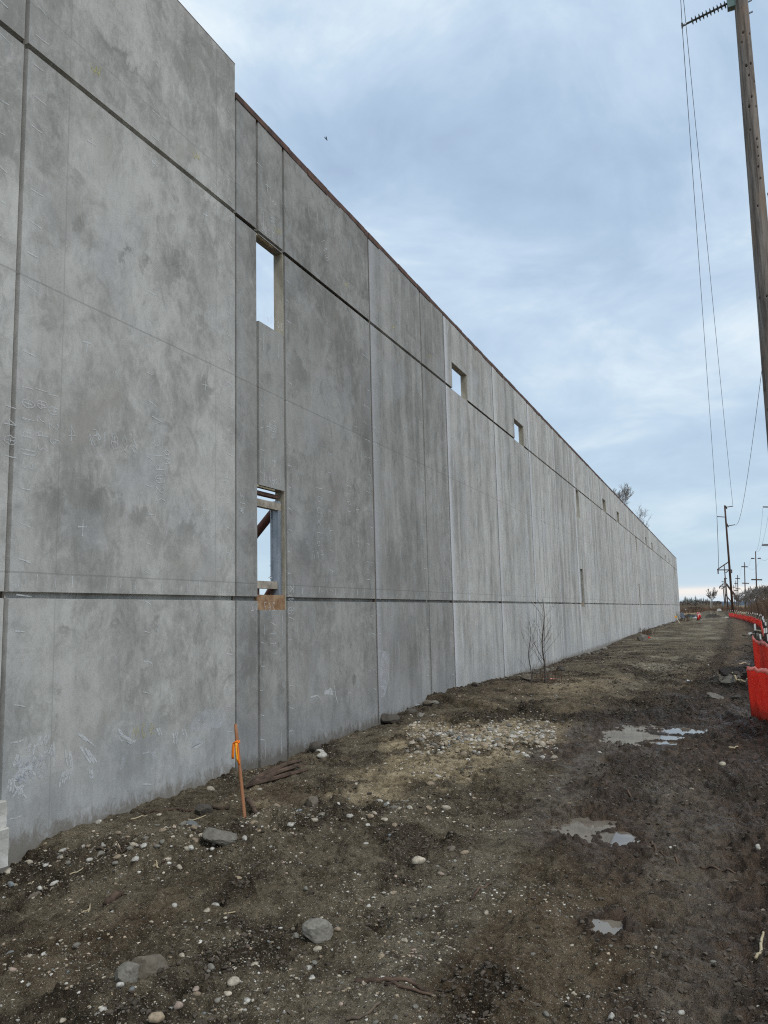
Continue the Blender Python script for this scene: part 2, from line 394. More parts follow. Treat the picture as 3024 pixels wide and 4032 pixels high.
M['rockgrey'] = simple('broken_concrete', (.085, .075, .06), (.20, .18, .15), 12, .9, bump=.6)
M['bird'] = simple('bird_black', (.012, .012, .015), (.03, .03, .035), 8, .7)

def fabric_mat(name, a, b):
    m, nt, p = mat_new(name); B = NB(nt); geo = B.n('ShaderNodeNewGeometry')
    n = B.noise(geo.outputs['Position'], 5, 5, .6, sc=(1, 1, .5)); w = B.noise(geo.outputs['Position'], 160, 2, .5)
    col = B.mix(B.ramp(n, .35, .65), a, b)
    z = B.n('ShaderNodeSeparateXYZ'); B.L(geo.outputs['Position'], z.inputs[0])
    mudf = B.ramp(B.m('ADD', z.outputs[2], B.m('MULTIPLY', B.m('SUBTRACT', n, .5), .3)), .05, .30, .45, 0)
    col = B.mix(mudf, col, (.12, .06, .045))
    B.L(col, p.inputs['Base Color']); p.inputs['Roughness'].default_value = .55; p.inputs['Specular IOR Level'].default_value = .3
    tr = B.n('ShaderNodeBsdfTranslucent'); B.L(col, tr.inputs[0])
    mx = B.n('ShaderNodeMixShader'); mx.inputs[0].default_value = .48
    out = nt.nodes['Material Output']; B.L(p.outputs[0], mx.inputs[1]); B.L(tr.outputs[0], mx.inputs[2]); B.L(mx.outputs[0], out.inputs[0])
    B.L(B.bump(w, .25, .004), p.inputs['Normal'])
    return m
M['silt'] = fabric_mat('silt_fence_fabric', (.90, .085, .05), (.97, .13, .075))
M['siltpink'] = fabric_mat('silt_fence_hem', (.92, .36, .30), (.95, .50, .44))

def chalk_mat(name, c, dens, scale=22, a0=.40, a1=.58):
    m, nt, p = mat_new(name); B = NB(nt); geo = B.n('ShaderNodeNewGeometry')
    p.inputs['Base Color'].default_value = c+(1,); p.inputs['Roughness'].default_value = .95; p.inputs['Specular IOR Level'].default_value = .1
    f = B.ramp(B.noise(geo.outputs['Position'], scale, 4, .65), a0, a1, dens*.35, dens)
    B.L(f, p.inputs['Alpha'])
    return m
M['chalk'] = chalk_mat('chalk', (.70, .71, .71), .54, 11, .30, .52)
M['chalkfaint'] = chalk_mat('chalk_smear', (.62, .63, .66), .40, 5, .40, .60)
M['yellow'] = chalk_mat('yellow_crayon', (.60, .55, .24), .50)
M['stain'] = chalk_mat('cement_stain', (.10, .098, .088), .55, 7, .36, .60)

def water_mat():
    m, nt, p = mat_new('puddle_water'); B = NB(nt); geo = B.n('ShaderNodeNewGeometry')
    n = B.noise(geo.outputs['Position'], 3.5, 3, .5)
    B.L(B.mix(B.ramp(n, .35, .65), (.13, .108, .082), (.20, .172, .135)), p.inputs['Base Color'])
    p.inputs['Roughness'].default_value = .03; p.inputs['IOR'].default_value = 1.33; p.inputs['Specular IOR Level'].default_value = .5
    B.L(B.bump(n, .02, .01), p.inputs['Normal'])
    return m
M['water'] = water_mat()
def pole_mat():
    m, nt, p = mat_new('weathered_pole_wood'); B = NB(nt); tc = B.n('ShaderNodeTexCoord'); O = tc.outputs['Object']
    g = B.noise(O, 14, 6, .7, sc=(1, 1, .045), dist=.3); q = B.noise(O, 2.2, 5, .6, sc=(1, 1, .35)); k = B.noise(O, 30, 4, .7, sc=(1, 1, .3))
    col = B.mix(B.ramp(g, .35, .65), (.085, .071, .061), (.245, .214, .186))
    col = B.mix(B.ramp(q, .48, .66, 0, .7), col, (.215, .158, .115))
    col = B.mix(B.ramp(k, .60, .72, 0, .6), col, (.07, .055, .046))
    B.L(col, p.inputs['Base Color']); p.inputs['Roughness'].default_value = .85; p.inputs['Specular IOR Level'].default_value = .2
    B.L(B.bump(B.m('ADD', g, B.m('MULTIPLY', k, .5)), .7, .012), p.inputs['Normal'])
    return m
M['pole'] = pole_mat()

# ------------------------------------------------------------------ terrain
WB_Y = np.array([3.0, 4.9, 5.1, 5.35, 5.6, 8.2, 8.8, 9.5, 9.75, 11.7, 12.7, 13.1, 14.4, 16.5, 18.8, 22, 24, 28.6, 33, 39, 52, 68, 96, 118, 160])
WB_Z = np.array([-.24, -.20, -.14, -.02, .01, .03, -.02, -.06, 0, 0, -.03, .05, .055, .07, .05, -.05, -.11, -.09, -.05, -.08, .08, .12, .04, -.05, 0])
PUD = [  # centre x, y, radii, rotation, water level
    (-1.20, 12.75, .62, 1.15, -.10, -.055), (-.66, 13.25, .42, .34, .30, -.055), (-.85, 12.0, .28, .20, -.2, -.055),
    (-1.18, 7.18, .30, .46, .25, -.045), (-.94, 7.05, .16, .20, 0, -.045), (-.74, 5.10, .115, .15, .3, -.035),
    (.16, 4.70, .09, .16, 0, -.04)]
def pud_e(x, y, q):
    cx, cy, rx, ry, a, wl = q
    dx = x-cx; dy = y-cy; c, s = math.cos(a), math.sin(a)
    u = (dx*c+dy*s)/rx; v = (-dx*s+dy*c)/ry
    return np.sqrt(u*u+v*v)
def masks(x, y):
    w1 = fbm(x*.9, y*.55, 4, 31)-.5; w2 = fbm(x*2.3, y*1.6, 4, 41)-.5
    yy = np.clip(y, 0, 400)
    # brown churned mud to the right of the track
    edge = np.interp(yy, [0, 3, 5, 7, 9, 11, 14, 17, 21, 26, 34, 60, 120], [-.55, -.50, -.75, -1.35, -1.9, -2.2, -2.3, -1.3, -.5, 0.0, .4, 1.6, 3])
    wet = sst(-.35, .55, x-edge+1.6*w1+.6*w2)*(1-sst(26, 40, y))
    for q in PUD: wet = np.maximum(wet, sst(2.3, 1.2, pud_e(x, y, q)+w2))
    sand = np.maximum(sst(1.25, .55, np.sqrt(((x+3.35)/1.15)**2+((y-11.2)/2.9)**2)+1.7*w2+.8*w1-.12),
                      .75*sst(1.2, .3, np.sqrt(((x+3.75)/.7)**2+((y-8.6)/1.3)**2)+1.3*w2))
    tr = sst(1.2, .3, np.sqrt(((x+3.1)/1.15)**2+((y-19)/4.2)**2)+.9*w1)*.55
    sand = np.maximum(sand, tr)
    far = sst(15, 24, y)*sst(-.4, -1.6, x-np.interp(yy, [15, 30, 60, 120], [-.6, .2, 1.0, 2.0])+1.2*w1)
    grav = np.maximum(far*.9, sst(-.1, .35, w1*1.2+.12+.25*sst(-1.2, -2.4, x))*(1-sst(12, 20, y)))
    band = sst(.9, .3, np.abs((y-14.3-.35*(x+2.5))/1.15)+1.1*w2)*sst(-4.9, -4.2, x)*sst(-.2, -1.2, x)
    rightd = sst(-.15, .55, x-np.interp(yy, [0, 4, 7, 12, 20, 40, 120], [.05, .05, .12, .30, .1, .9, 2.6])+.7*w2+.5*w1)*(1-sst(60, 120, y))
    rut = sst(.8, .2, np.abs(x-np.interp(yy, [0, 10, 25, 60, 120], [-.9, -.9, -.35, .35, 0.9]))/.55+1.0*w2)*sst(14, 20, y)*.7
    dark = np.clip(np.maximum(np.maximum(band, rightd*.9), rut), 0, 1)
    dk = sst(1.2, .35, np.sqrt(((x+1.25)/1.5)**2+((y-16.6)/3.6)**2)+1.3*w2+.6*w1)*.85
    dk = np.maximum(dk, .6*sst(1.1, .4, np.sqrt(((x+.9)/1.0)**2+((y-9.8)/1.6)**2)+1.6*w2))
    dark = np.maximum(dark, dk)
    rdg = sst(.7, .1, np.abs(y-np.interp(x, [-5.3, -4.6, -4.0, -3.3, -2.6], [4.7, 5.1, 5.55, 6.2, 7.0])))*sst(-2.4, -3.2, x)*sst(-5.5, -5.0, x)
    dark = np.maximum(dark, .8*rdg*sst(.42, .56, fbm(x*2.2, y*2.2, 4, 161)))
    dark = np.maximum(dark, .75*sst(.565, .66, fbm(x*1.5+4, y*1.25, 5, 151, .62))*(1-sst(30, 60, y)))
    dark = np.maximum(dark, sst(1.5, .7, np.sqrt(((x-.2)/.75)**2+((y-20.4)/2.0)**2)+.8*w2))
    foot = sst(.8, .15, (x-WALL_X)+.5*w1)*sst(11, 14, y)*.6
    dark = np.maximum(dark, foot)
    field = np.maximum(sst(150, 185, y+30*w1), sst(2.5, 8, x-np.interp(yy, [0, 15, 60, 120], [1.5, 2.0, 3.2, 4.0])))
    field = np.maximum(field, sst(-9, -14, x)); field = np.maximum(field, sst(2.0, -4.0, y))
    st = fbm(x*.55+3, y*.42, 4, 121); st2 = fbm(x*.35, y*.9, 3, 131)
    pale = sst(.50, .60, st)*far*sst(14.5, 17, y)*.85*(1-dark)*sst(.38, .5, st2)
    dark = np.maximum(dark, .8*far*sst(.57, .68, fbm(x*.9, y*.8, 4, 141))*sst(15, 19, y))
    strip = np.maximum(sst(.42, .16, np.abs(x-np.interp(yy, [3, 6, 9, 13], [-1.62, -1.80, -1.72, -1.5]))+.7*w2+.3*w1)*sst(14, 11, y), sst(.36, .14, np.abs(x-np.interp(yy, [3, 5, 8, 11], [-.22, -.30, -.45, -.75]))+.6*w2+.3*w1)*sst(12, 9, y))
    dark = dark*(1-.8*strip); pale = np.maximum(pale, .22*strip)
    return wet, sand, grav, field*.9, dark, np.clip(pale, 0, 1)
def gh(x, y, fine=True, mk=None):
    x = np.asarray(x, float); y = np.asarray(y, float)
    z = np.interp(y, WB_Y, WB_Z)*sst(2.6, .2, x-WALL_X)*sst(-3.0, 0.0, x-WALL_X)
    r = np.hypot(x, y); near = sst(60, 20, r)
    z = z+(fbm(x*.55, y*.45, 3, 3)-.5)*.10*sst(3, 5, r)
    # spoil ridge pushed up beside the stake, from the left corner to the wall
    d = np.abs((y-np.interp(x, [-5.3, -4.6, -4.0, -3.3, -2.6], [4.7, 5.1, 5.55, 6.2, 7.0])))
    lump = fbm(x*3.1, y*3.1, 4, 13)
    z = z+.17*sst(.75, .05, d)*sst(-5.6, -4.9, x)*sst(-2.4, -3.4, x)*(.35+1.2*lump)
    # gravel pad step
    z = z+.12*sst(.0, .22, y-(14.6+.4*np.sin(x*2.1))+.6*(lump-.5))*sst(.0, -.8, x+1.9)*sst(40, 20, y)
    # berm on the right
    rb = sst(0.05, .75, x-np.interp(y, [0, 4, 7, 12, 20, 40], [.02, .05, .10, .25, .35, 1.0])+.35*(lump-.5))*sst(34, 24, y)
    z = z+.17*rb*(.45+lump)
    z = z+.34*np.exp(-(((x-.28)/.55)**2+((y-20.9)/1.3)**2))*(.6+.8*lump)
    # mounds at the far end of the track
    z = z+1.1*np.exp(-(((x+1.2)/4.2)**2+((y-158)/9)**2))*(.7+.6*fbm(x*.8, y*.3, 3, 77))
    if fine:
        wet, sand, grav, field, dark, pale = mk if mk is not None else masks(x, y)
        rough = (1-2.6*np.minimum(pale, .25)*sst(14, 11, y))*.62+.9*dark+.45*wet*(1-.5*sst(.0, -.8, x+.4))
        a = fbm(x*4.2, y*3.4, 4, 51, .6)-.5
        b = fbm(x*15, y*13, 3, 61, .6)-.5
        c = np.abs(fbm(x*7.5, y*6.0, 3, 71)-.5)
        z = z+1.35*near*rough*(a*.090+b*.050-c*.075+sst(14, 8, r)*.030*(fbm(x*34, y*31, 2, 81)-.5))
        for (xs_, am, wd) in (((-2.9, -2.7, -2.2, -1.4), .035, .20), ((-1.15, -1.2, -1.3, -.7), .030, .16), ((-2.35, -2.3, -2.0, -1.2), -.028, .22), ((-.75, -.85, -1.0, -.5), -.03, .18), ((-3.7, -3.6, -3.0, -2.2), .03, .22)):
            cx_ = np.interp(y, [2, 7, 18, 40], xs_); z = z+am*np.exp(-((x-cx_+.35*a)/wd)**2)*(.3+1.4*lump)*near
        # wheel and track marks
        t = np.sin((y*1.0+.25*x)*2*math.pi/.16)*sst(.30, .10, np.abs(x-np.interp(y, [2, 8, 20, 40], [-.35, -.45, -.75, -.2]))+.25*(a+.1))
        z = z+.013*t*near
        z = z-.045*sst(.35, .05, np.abs(x-np.interp(y, [0, 6, 12, 20, 40], [-1.75, -1.95, -1.7, -1.1, -.2]))+.3*a)*near*.8
        # puddle bowls: level floors just under the water, ragged rims
        for q in PUD:
            e = pud_e(x, y, q)+.9*a+.9*b+.5*(fbm(x*26, y*22, 2, 87)-.5)
            k = sst(1.7, 1.05, e)
            bowl = q[5]-.030*sst(1.05, .4, e)+.030*sst(.95, 1.3, e)+b*.012
            z = z*(1-k)+bowl*k
    return z

def build_ground():
    r = [0.0, .8, 1.5, 2.2]+list(3.0*np.exp(np.linspace(0, math.log(70/3.0), 820)))+list(70*np.exp(np.linspace(.03, math.log(5000/70), 90)))
    r = np.array(r[1:])
    a0, a1 = rad(90-5), rad(90+51)       # directions in view
    th = np.concatenate([np.linspace(a0, a1, 640), np.linspace(a1, a0+2*math.pi, 60)[1:-1]])
    nr, na = len(r), len(th)
    X = np.outer(r, np.cos(th)).ravel(); Y = np.outer(r, np.sin(th)).ravel()
    MK = masks(X, Y); Z = gh(X, Y, True, MK)
    v = np.empty((nr*na+1, 3)); v[:-1, 0] = X; v[:-1, 1] = Y; v[:-1, 2] = Z; v[-1] = (0, 0, float(gh([0.], [0.])[0]))
    i = np.arange(nr-1)[:, None]*na+np.arange(na)[None, :]; j = np.arange(nr-1)[:, None]*na+((np.arange(na)+1) % na)[None, :]
    quads = np.stack([i, i+na, j+na, j], -1).reshape(-1, 4)
    k = np.arange(na); tris = np.stack([np.full(na, nr*na), k, (k+1) % na], 1)
    me = bpy.data.meshes.new('ground'); me.vertices.add(len(v)); me.vertices.foreach_set('co', v.ravel())
    nl = quads.size+tris.size; me.loops.add(nl); me.loops.foreach_set('vertex_index', np.concatenate([quads.ravel(), tris.ravel()]).astype(np.int32))
    npoly = len(quads)+len(tris); me.polygons.add(npoly)
    st = np.concatenate([np.arange(len(quads))*4, quads.size+np.arange(len(tris))*3]).astype(np.int32)
    me.polygons.foreach_set('loop_start', st)
    me.polygons.foreach_set('use_smooth', np.ones(npoly, bool))
    me.update(calc_edges=True)
    MK = [np.append(q, 0.0) for q in MK]
    for nm, arr in zip(('wet', 'sand', 'grav', 'grass', 'dark', 'pale'), MK):
        at = me.attributes.new(nm, 'FLOAT', 'POINT'); at.data.foreach_set('value', np.clip(arr, 0, 1).astype(np.float32))
    me.materials.append(M['ground'])
    o = bpy.data.objects.new('ground', me); COL.objects.link(o); tag(o, kind='structure')
build_ground()

def build_puddles():
    names = ['broad puddle with wall reflection on the brown track', 'small brown puddle in the middle of the track', 'tiny sky-lit puddle near the bottom of the picture',
             'small puddle at the right edge in the foreground']
    groups = [(0, 1, 2), (3, 4), (5,), (6,)]
    for nm, g in zip(names, groups):
        mb = MB()
        for i in g:
            cx, cy, rx, ry, a, wl = PUD[i]; n = 40; zz = wl-.004*g.index(i)*.5
            ring = [(cx+1.22*(rx*math.cos(t)*math.cos(a)-ry*math.sin(t)*math.sin(a)), cy+1.22*(rx*math.cos(t)*math.sin(a)+ry*math.sin(t)*math.cos(a)), zz) for t in [2*math.pi*k/n for k in range(n)]]
            mb.add(ring, [tuple(range(n))])
        o = mb.build('puddle', M['water']); tag(o, nm, None, None, 'structure')
build_puddles()

# ------------------------------------------------------------------ the tilt-up wall
Z0, ZJ1, ZJ2, ZTOP, ZTALL, TH = -.8, 2.076, 7.098, 8.81, 9.22, .165
GW = .044           # reveal width
wall = empty('concrete_wall', (WALL_X, 8.3, 0))
tag(wall, 'long grey tilt-up concrete wall with window openings and no roof', 'wall', kind='thing')
def panel_mesh(y0, y1, ztop, vgroo, opens, proud=0.0):
    """slab with raised fields between cast-in reveals and real openings; local coords, origin at (0, y0, 0)"""
    w = y1-y0
    ys = sorted(set([0, w]+list(vgroo)+[o[0] for o in opens]+[o[1] for o in opens]))
    zs = sorted(set([Z0, ZJ1, ZJ2, ztop]+[o[2] for o in opens]+[o[3] for o in opens]))
    def isopen(a, b, c, d):
        my, mz = (a+b)/2, (c+d)/2
        return any(o[0] < my < o[1] and o[2] < mz < o[3] for o in opens)
    mb = MB(); D = .060; ch = .008
    for i in range(len(ys)-1):
        for j in range(len(zs)-1):
            a, b, c, d = ys[i], ys[i+1], zs[j], zs[j+1]
            if isopen(a, b, c, d): continue
            mb.box((-TH, a, c), (proud-D, b, d))
            def ins(v, lo, groo, end): return GW/2 if v in groo else (0.006 if end else 0)
            la = ins(a, 0, vgroo, a == 0); lb = ins(b, 0, vgroo, b == w)
            lc = GW/2 if c in (ZJ1, ZJ2) else 0; ld = GW/2 if d in (ZJ1, ZJ2) else (0.006 if d == ztop else 0)
            A, Bq, C, Dq = a+la, b-lb, c+lc, d-ld
            fa = A+(ch if la else 0); fb = Bq-(ch if lb else 0); fc = C+(ch if lc else 0); fd = Dq-(ch if ld else 0)
            x0, x1 = proud-D, proud
            mb.add([(x0, A, C), (x0, Bq, C), (x0, Bq, Dq), (x0, A, Dq), (x1, fa, fc), (x1, fb, fc), (x1, fb, fd), (x1, fa, fd)],
                   [(4, 5, 6, 7), (0, 1, 5, 4), (1, 2, 6, 5), (2, 3, 7, 6), (3, 0, 4, 7)])
    return mb
PANELS = []
def add_panel(y0, y1, ztop, vg, op, color, proud=0.0):
    g = .011 if y0 < 8 else (.015 if y0 < 16 else .021)
    mb = panel_mesh(y0+g, y1-g, ztop, vg, op, proud)
    o = mb.build('concrete_panel', M['concrete'], wall)
    o.location = (0, y0+g-8.3, 0)
    o.color = (color[0], color[1], color[2], (y1-y0)/10)
    s = MB(); s.box((-TH*.8, -g+.0005-.0, Z0), (-.024 if y0 < 12 else -.005, g-.0005, ztop-.02))
    q = s.build('joint_sealant', M['sealant'], wall); q.location = (0, y0-8.3, 0)
    for (a, b, c, d) in op:
        j = MB(); j.box((-TH+.002, b-.016, c+.001), (-.012, b-.001, d-.001)); j.build('jamb_tone_liner', M['jamb'], o)  # thin box added on one jamb; its colour carries the light there
    PANELS.append((o, y0, y1)); return o
add_panel(.6, 4.885, ZTALL, [], [], (1.06, .15, .20), .012)
add_panel(4.885, 8.305, ZTALL, [], [], (1.0, .20, .10), .012)
edges = [8.305, 12.65, 16.94, 21.22, 25.60, 29.93, 34.30]+[34.30+4.4*k for k in range(1, 21)]
tone = {0: (.80, .15, .10), 1: (.88, .45, .35), 2: (1.0, .55, .9), 3: (1.08, .55, .6), 4: (1.10, .65, .8), 5: (1.04, .65, .5)}
for k in range(len(edges)-1):
    m = k % 6; y0, y1 = edges[k], edges[k+1]; vg = []; op = []
    if m == 0:
        vg = [.525, 1.245]; op = [(.525, 1.245, 5.83, ZJ2-.017), (.525, 1.245, 1.93, 3.575)]
    elif m == 1: vg = [2.70]
    elif m == 2: op = [(.52, 1.76, ZJ2-.02, 7.77)]
    elif m == 3: op = [(2.45, 3.73, ZJ2-.02, 7.77)]
    elif m == 4: vg = [1.57]
    t = tone[m] if k < 6 else (random.uniform(1.08, 1.32), random.uniform(.45, .75), random.uniform(.4, .9))
    if k in (0, 1): t = ((.70, .22, .12), (.73, .50, .70))[k]
    add_panel(y0, y1, ZTOP, vg, op, t)
# ragged rusty strip along the parapet, one run per panel
for k in range(len(edges)-1):
    y0, y1 = edges[k], edges[k+1]; mb = MB(); y = y0+.01
    while y < y1-.02:
        l = min(random.uniform(.25, .9), y1-.012-y)
        hgt = random.uniform(.055, .10)
        mb.box((-.10, y-8.3, ZTOP-hgt), (random.uniform(.006, .014), y+l-8.3, ZTOP+random.uniform(.012, .020)))
        y += l
    mb.build('parapet_angle', M['rust'], wall)
mb = MB(); mb.box((-TH, 4.9-8.3, ZTALL), (.004, 0, ZTALL+.012)); mb.build('parapet_angle', M['rust'], wall)
# weathered timber strip in the head of the first openings
for k, (zt) in ((0, ZJ2-.017), (0, 3.575), (6, ZJ2-.017)):
    mb = MB(); y0 = edges[k]+.525-8.3; mb.beam((-.035, y0+.02, zt-.012), (-.03, y0+.46, zt-.014), .03, .02)
    mb.build('form_strip', M['paleWood'], wall)

# steel in the lower window
def window_steel(y0, full):
    r = empty('steel_brace_frame', (WALL_X-.1, y0, 1.93))
    ya, yb, za, zb = .525, 1.245, 1.93, 3.575
    def b(name, mat, *boxes):
        m = MB()
        for a, c in boxes: m.box(a, c)
        return m.build(name, mat, r)
    A = ya; W = yb-ya-.01
    b('stud', M['galv'], ((-.05, A+W-.10, .12), (.045, A+W-.012, 1.50)), ((-.065, A+W-.125, .12), (-.05, A+W, 1.50)))
    b('top_channel', M['dirtyconc'], ((-.03, A+.005, 1.37), (.05, A+W-.02, 1.47)))
    b('head_plate', M['rust'], ((-.06, A+.005, 1.54), (.03, A+W-.03, 1.585)))
    b('sill_plate', M['rustlight'], ((-.02, A+.004, .0), (.085, A+W+.004, .20)))
    b('bottom_channel', M['dirtyconc'], ((-.05, A+.005, .285), (.03, A+W-.03, .385)))
    for g0, g1 in ((W-.16, W-.02), (.02, .07), (.2, .26)): b('gusset', M['rust'], ((-.055, A+g0, .2), (-.04, A+g1, .29)))
    return r
o = window_steel(8.305, True); tag(o, 'rusty steel channels and galvanised stud filling the nearest lower window', 'steel frame')
o2 = empty('steel_brace_frame', (WALL_X-.1, 34.3, 1.93)); mb = MB(); mb.box((-.05, 1.05, .0), (.02, 1.23, 1.62)); mb.build('stud', M['galv'], o2)
mb = MB(); mb.box((-.05, .54, .02), (.06, 1.04, .16)); mb.build('sill_plate', M['rustlight'], o2)
tag(o2, 'dark galvanised stud standing in the second lower window along the wall', 'steel frame')
# raking braces behind the wall
def brace(p_hi, p_lo, label):
    r = empty('raking_brace', (p_lo[0], p_lo[1], 0))
    m = MB(); m.tube([Vector(p_hi)-Vector((p_lo[0], p_lo[1], 0)), Vector(p_lo)-Vector((p_lo[0], p_lo[1], 0))], .065, 14)
    m.build('brace_pipe', M['rustpipe'], r, True)
    m = MB(); m.box((-.16, -.1, -.05), (.16, .1, .03)); m.build('foot_plate', M['rust'], r)
    tag(r, label, 'brace', 'raking pipe braces behind the wall')
a = at_depth(1108, 1976, 10.4); b = at_depth(1017, 2090, 10.4); d = b-a
t_hi = (WALL_X-TH-a[0])/d[0]; t_lo = (0.03-a[2])/d[2]
brace(a+d*t_hi, a+d*t_lo, 'red-brown pipe brace crossing the top of the nearest lower window')
a = at_depth(1083, 2292, 13.8); b = at_depth(1056, 2338, 13.8); d = b-a
t_hi = (WALL_X-TH-a[0])/d[0]; t_lo = (0.03-a[2])/d[2]
brace(a+d*t_hi, a+d*t_lo, 'red-brown pipe brace seen low in the nearest lower window')
# pieces of light precast block at the near corner
def blocks():
    for (xr, yt, yb_, lab, dx) in ((30, 3152, 3258, 'cream concrete block, upper of two at the left picture edge', 0), (38, 3256, 3412, 'pale grey concrete block, lower of two at the left picture edge', .02)):
        Y = 4.66; p = at_depth(xr, (yt+yb_)/2, Y); zt = at_depth(xr, yt, Y)[2]; zb = at_depth(xr, yb_, Y)[2]
        me = bpy.data.meshes.new('concrete_block'); bm = bmesh.new()
        bmesh.ops.create_cube(bm, size=1)
        bmesh.ops.bevel(bm, geom=bm.edges[:], offset=.03, segments=1, affect='EDGES')
        bmesh.ops.subdivide_edges(bm, edges=bm.edges[:], cuts=3, use_grid_fill=True)
        for v in bm.verts: v.co += Vector((random.uniform(-1, 1), random.uniform(-1, 1), random.uniform(-1, 1)))*.012
        lx = .46; ly = .34
        for v in bm.verts: v.co = Vector((v.co.x*lx, v.co.y*ly, (v.co.z+.5)*(zt-zb)))
        bm.to_mesh(me); bm.free(); me.materials.append(M['chip'])
        ob = bpy.data.objects.new('concrete_block', me); COL.objects.link(ob); ob.location = (p[0]-lx/2, Y-ly/2, zb)
        tag(ob, lab, 'block')
blocks()

# ------------------------------------------------------------------ chalk marks on the panels
GLY = {'0': [[(.5, 1), (.15, .8), (.1, .4), (.4, 0), (.8, .25), (.85, .7), (.5, 1)]], '1': [[(.5, 1), (.5, 0)]], '2': [[(.1, .8), (.4, 1), (.8, .8), (.7, .5), (.1, 0), (.9, 0)]],
 '3': [[(.1, .9), (.6, 1), (.8, .75), (.4, .55), (.8, .3), (.5, 0), (.1, .1)]], '4': [[(.6, 0), (.6, 1), (.1, .35), (.9, .35)]], '5': [[(.8, 1), (.2, 1), (.15, .6), (.6, .65), (.85, .35), (.5, 0), (.1, .1)]],
 '6': [[(.7, 1), (.25, .6), (.1, .25), (.4, 0), (.75, .2), (.6, .5), (.2, .35)]], '7': [[(.1, 1), (.9, 1), (.4, 0)], [(.3, .5), (.75, .5)]], '8': [[(.5, .5), (.2, .75), (.5, 1), (.8, .75), (.2, .25), (.5, 0), (.8, .25), (.5, .5)]],
 'd': [[(.8, 1), (.8, 0)], [(.8, .45), (.4, .55), (.15, .25), (.45, 0), (.8, .15)]], '|': [[(.5, 1.15), (.5, -.15)]], '"': [[(.3, 1.1), (.3, .85)], [(.6, 1.1), (.6, .85)]], 'x': [[(.1, .7), (.9, 0)], [(.9, .7), (.1, 0)]],
 '@': [[(.5+.5*math.cos(t), .5+.55*math.sin(t)) for t in [k*math.pi/7 for k in range(15)]], [(.5, .85), (.5, .15)], [(.2, .5), (.8, .5)]], '-': [[(.1, .5), (.9, .5)]], '+': [[(.1, .5), (.9, .5)], [(.5, 1), (.5, 0)]],
 'M': [[(0, 0), (.1, 1), (.5, .3), (.9, 1), (1, 0)]], 'w': [[(0, .8), (.25, 0), (.5, .7), (.75, 0), (1, .8)]], 'n': [[(.1, 0), (.15, .7), (.6, .7), (.8, 0)]], 'e': [[(.1, .4), (.8, .45), (.5, .8), (.1, .4), (.4, 0), (.8, .15)]],
 'C': [[(.8, .85), (.4, 1), (.1, .5), (.4, 0), (.8, .15)]], 'A': [[(0, 0), (.5, 1), (1, 0)], [(.25, .4), (.75, .4)]], 'o': [[(.5, .8), (.1, .4), (.5, 0), (.9, .4), (.5, .8)]], ' ': []}
MARKS = {}
def panel_of(y):
    for i, (o, a, b) in enumerate(PANELS):
        if a <= y < b: return i
    return len(PANELS)-1
def stroke(pts, w=.011, mat='chalk'):
    w = w*1.1
    """pts: list of (y, z) on the wall face"""
    if len(pts) < 2: return
    i = panel_of(pts[0][0]); mb = MARKS.setdefault((i, mat), MB())
    xo = (.012 if i < 2 else 0)+.0022+.0004*(len(mb.v) % 5)
    P = [Vector((q[0]-8.3, q[1])) for q in pts]
    for a, b in zip(P[:-1], P[1:]):
        d = (b-a)
        if d.length < 1e-5: continue
        d.normalize(); n = Vector((-d.y, d.x))*w*.5*random.uniform(.7, 1.2); e = d*w*.3
        mb.add([(xo, *(a-n-e)), (xo, *(b-n*.8+e)), (xo, *(b+n*.8+e)), (xo, *(a+n-e))], [(0, 1, 2, 3)])
def pst(pp, w=.011, mat='chalk'):
    stroke([tuple(at_wall(*p)[1:]) for p in pp], w, mat)
def text(s, px, py, size, rot=0, mirror=True, w=.009, mat='chalk', adv=.95):
    o = at_wall(px, py); c, sn = math.cos(rad(rot)), math.sin(rad(rot)); x = 0
    for ch in s:
        for pl in GLY.get(ch, []):
            q = []
            for (u, v) in pl:
                uu = x+u*size*.62; vv = v*size
                if mirror: uu = -uu
                uu += random.uniform(-.006, .006); vv += random.uniform(-.006, .006)
                q.append((o[1]+uu*c-vv*sn, o[2]+uu*sn+vv*c))
            stroke(q, w, mat)
        x += size*adv
def ticks(y, z0, z1, ln, prob=.8, step=.305, w=.010):
    z = z0
    while z < z1:
        if random.random() < prob:
            l = ln*random.uniform(.7, 1.25); s = random.uniform(-.02, .02); yy = y+random.uniform(-.02, .02)
            stroke([(yy, z), (yy+l*.6, z-.008+s*.3), (yy+l, z-.012+s)], w*random.uniform(.8, 1.3))
        z += step
def crosses(y, zz, s=.11):
    for z in zz:
        stroke([(y-s/2, z), (y+s/2, z+.01)], .012); stroke([(y, z-s*.75), (y+.01, z+s*.65)], .012)
def vticks(y0, y1, z, ln, prob=.75, step=.21):
    y = y0
    while y < y1:
        if random.random() < prob: stroke([(y, z), (y+.004, z+ln*random.uniform(.6, 1.2))], .009)
        y += step*random.uniform(.9, 1.1)
ticks(4.99, .25, 8.8, .13); ticks(6.62, .2, 8.5, .10); ticks(8.10, .5, 8.6, .09, .7); ticks(4.55, .9, 8.6, .14, .7)
crosses(5.72, (2.72, 4.52, 6.6)); crosses(7.64, (3.1, 4.6, 6.75), .09)
vticks(5.0, 8.2, 2.15, .10); vticks(5.1, 8.2, 7.0, -.09, .5, .5)
ticks(8.88, .3, 1.8, .10, .85); ticks(9.62, .3, 6.9, .10, .9); ticks(10.9, .4, 6.9, .10, .85); ticks(12.45, .6, 8.4, .09, .8); ticks(12.72, .6, 8.2, .10, .75)
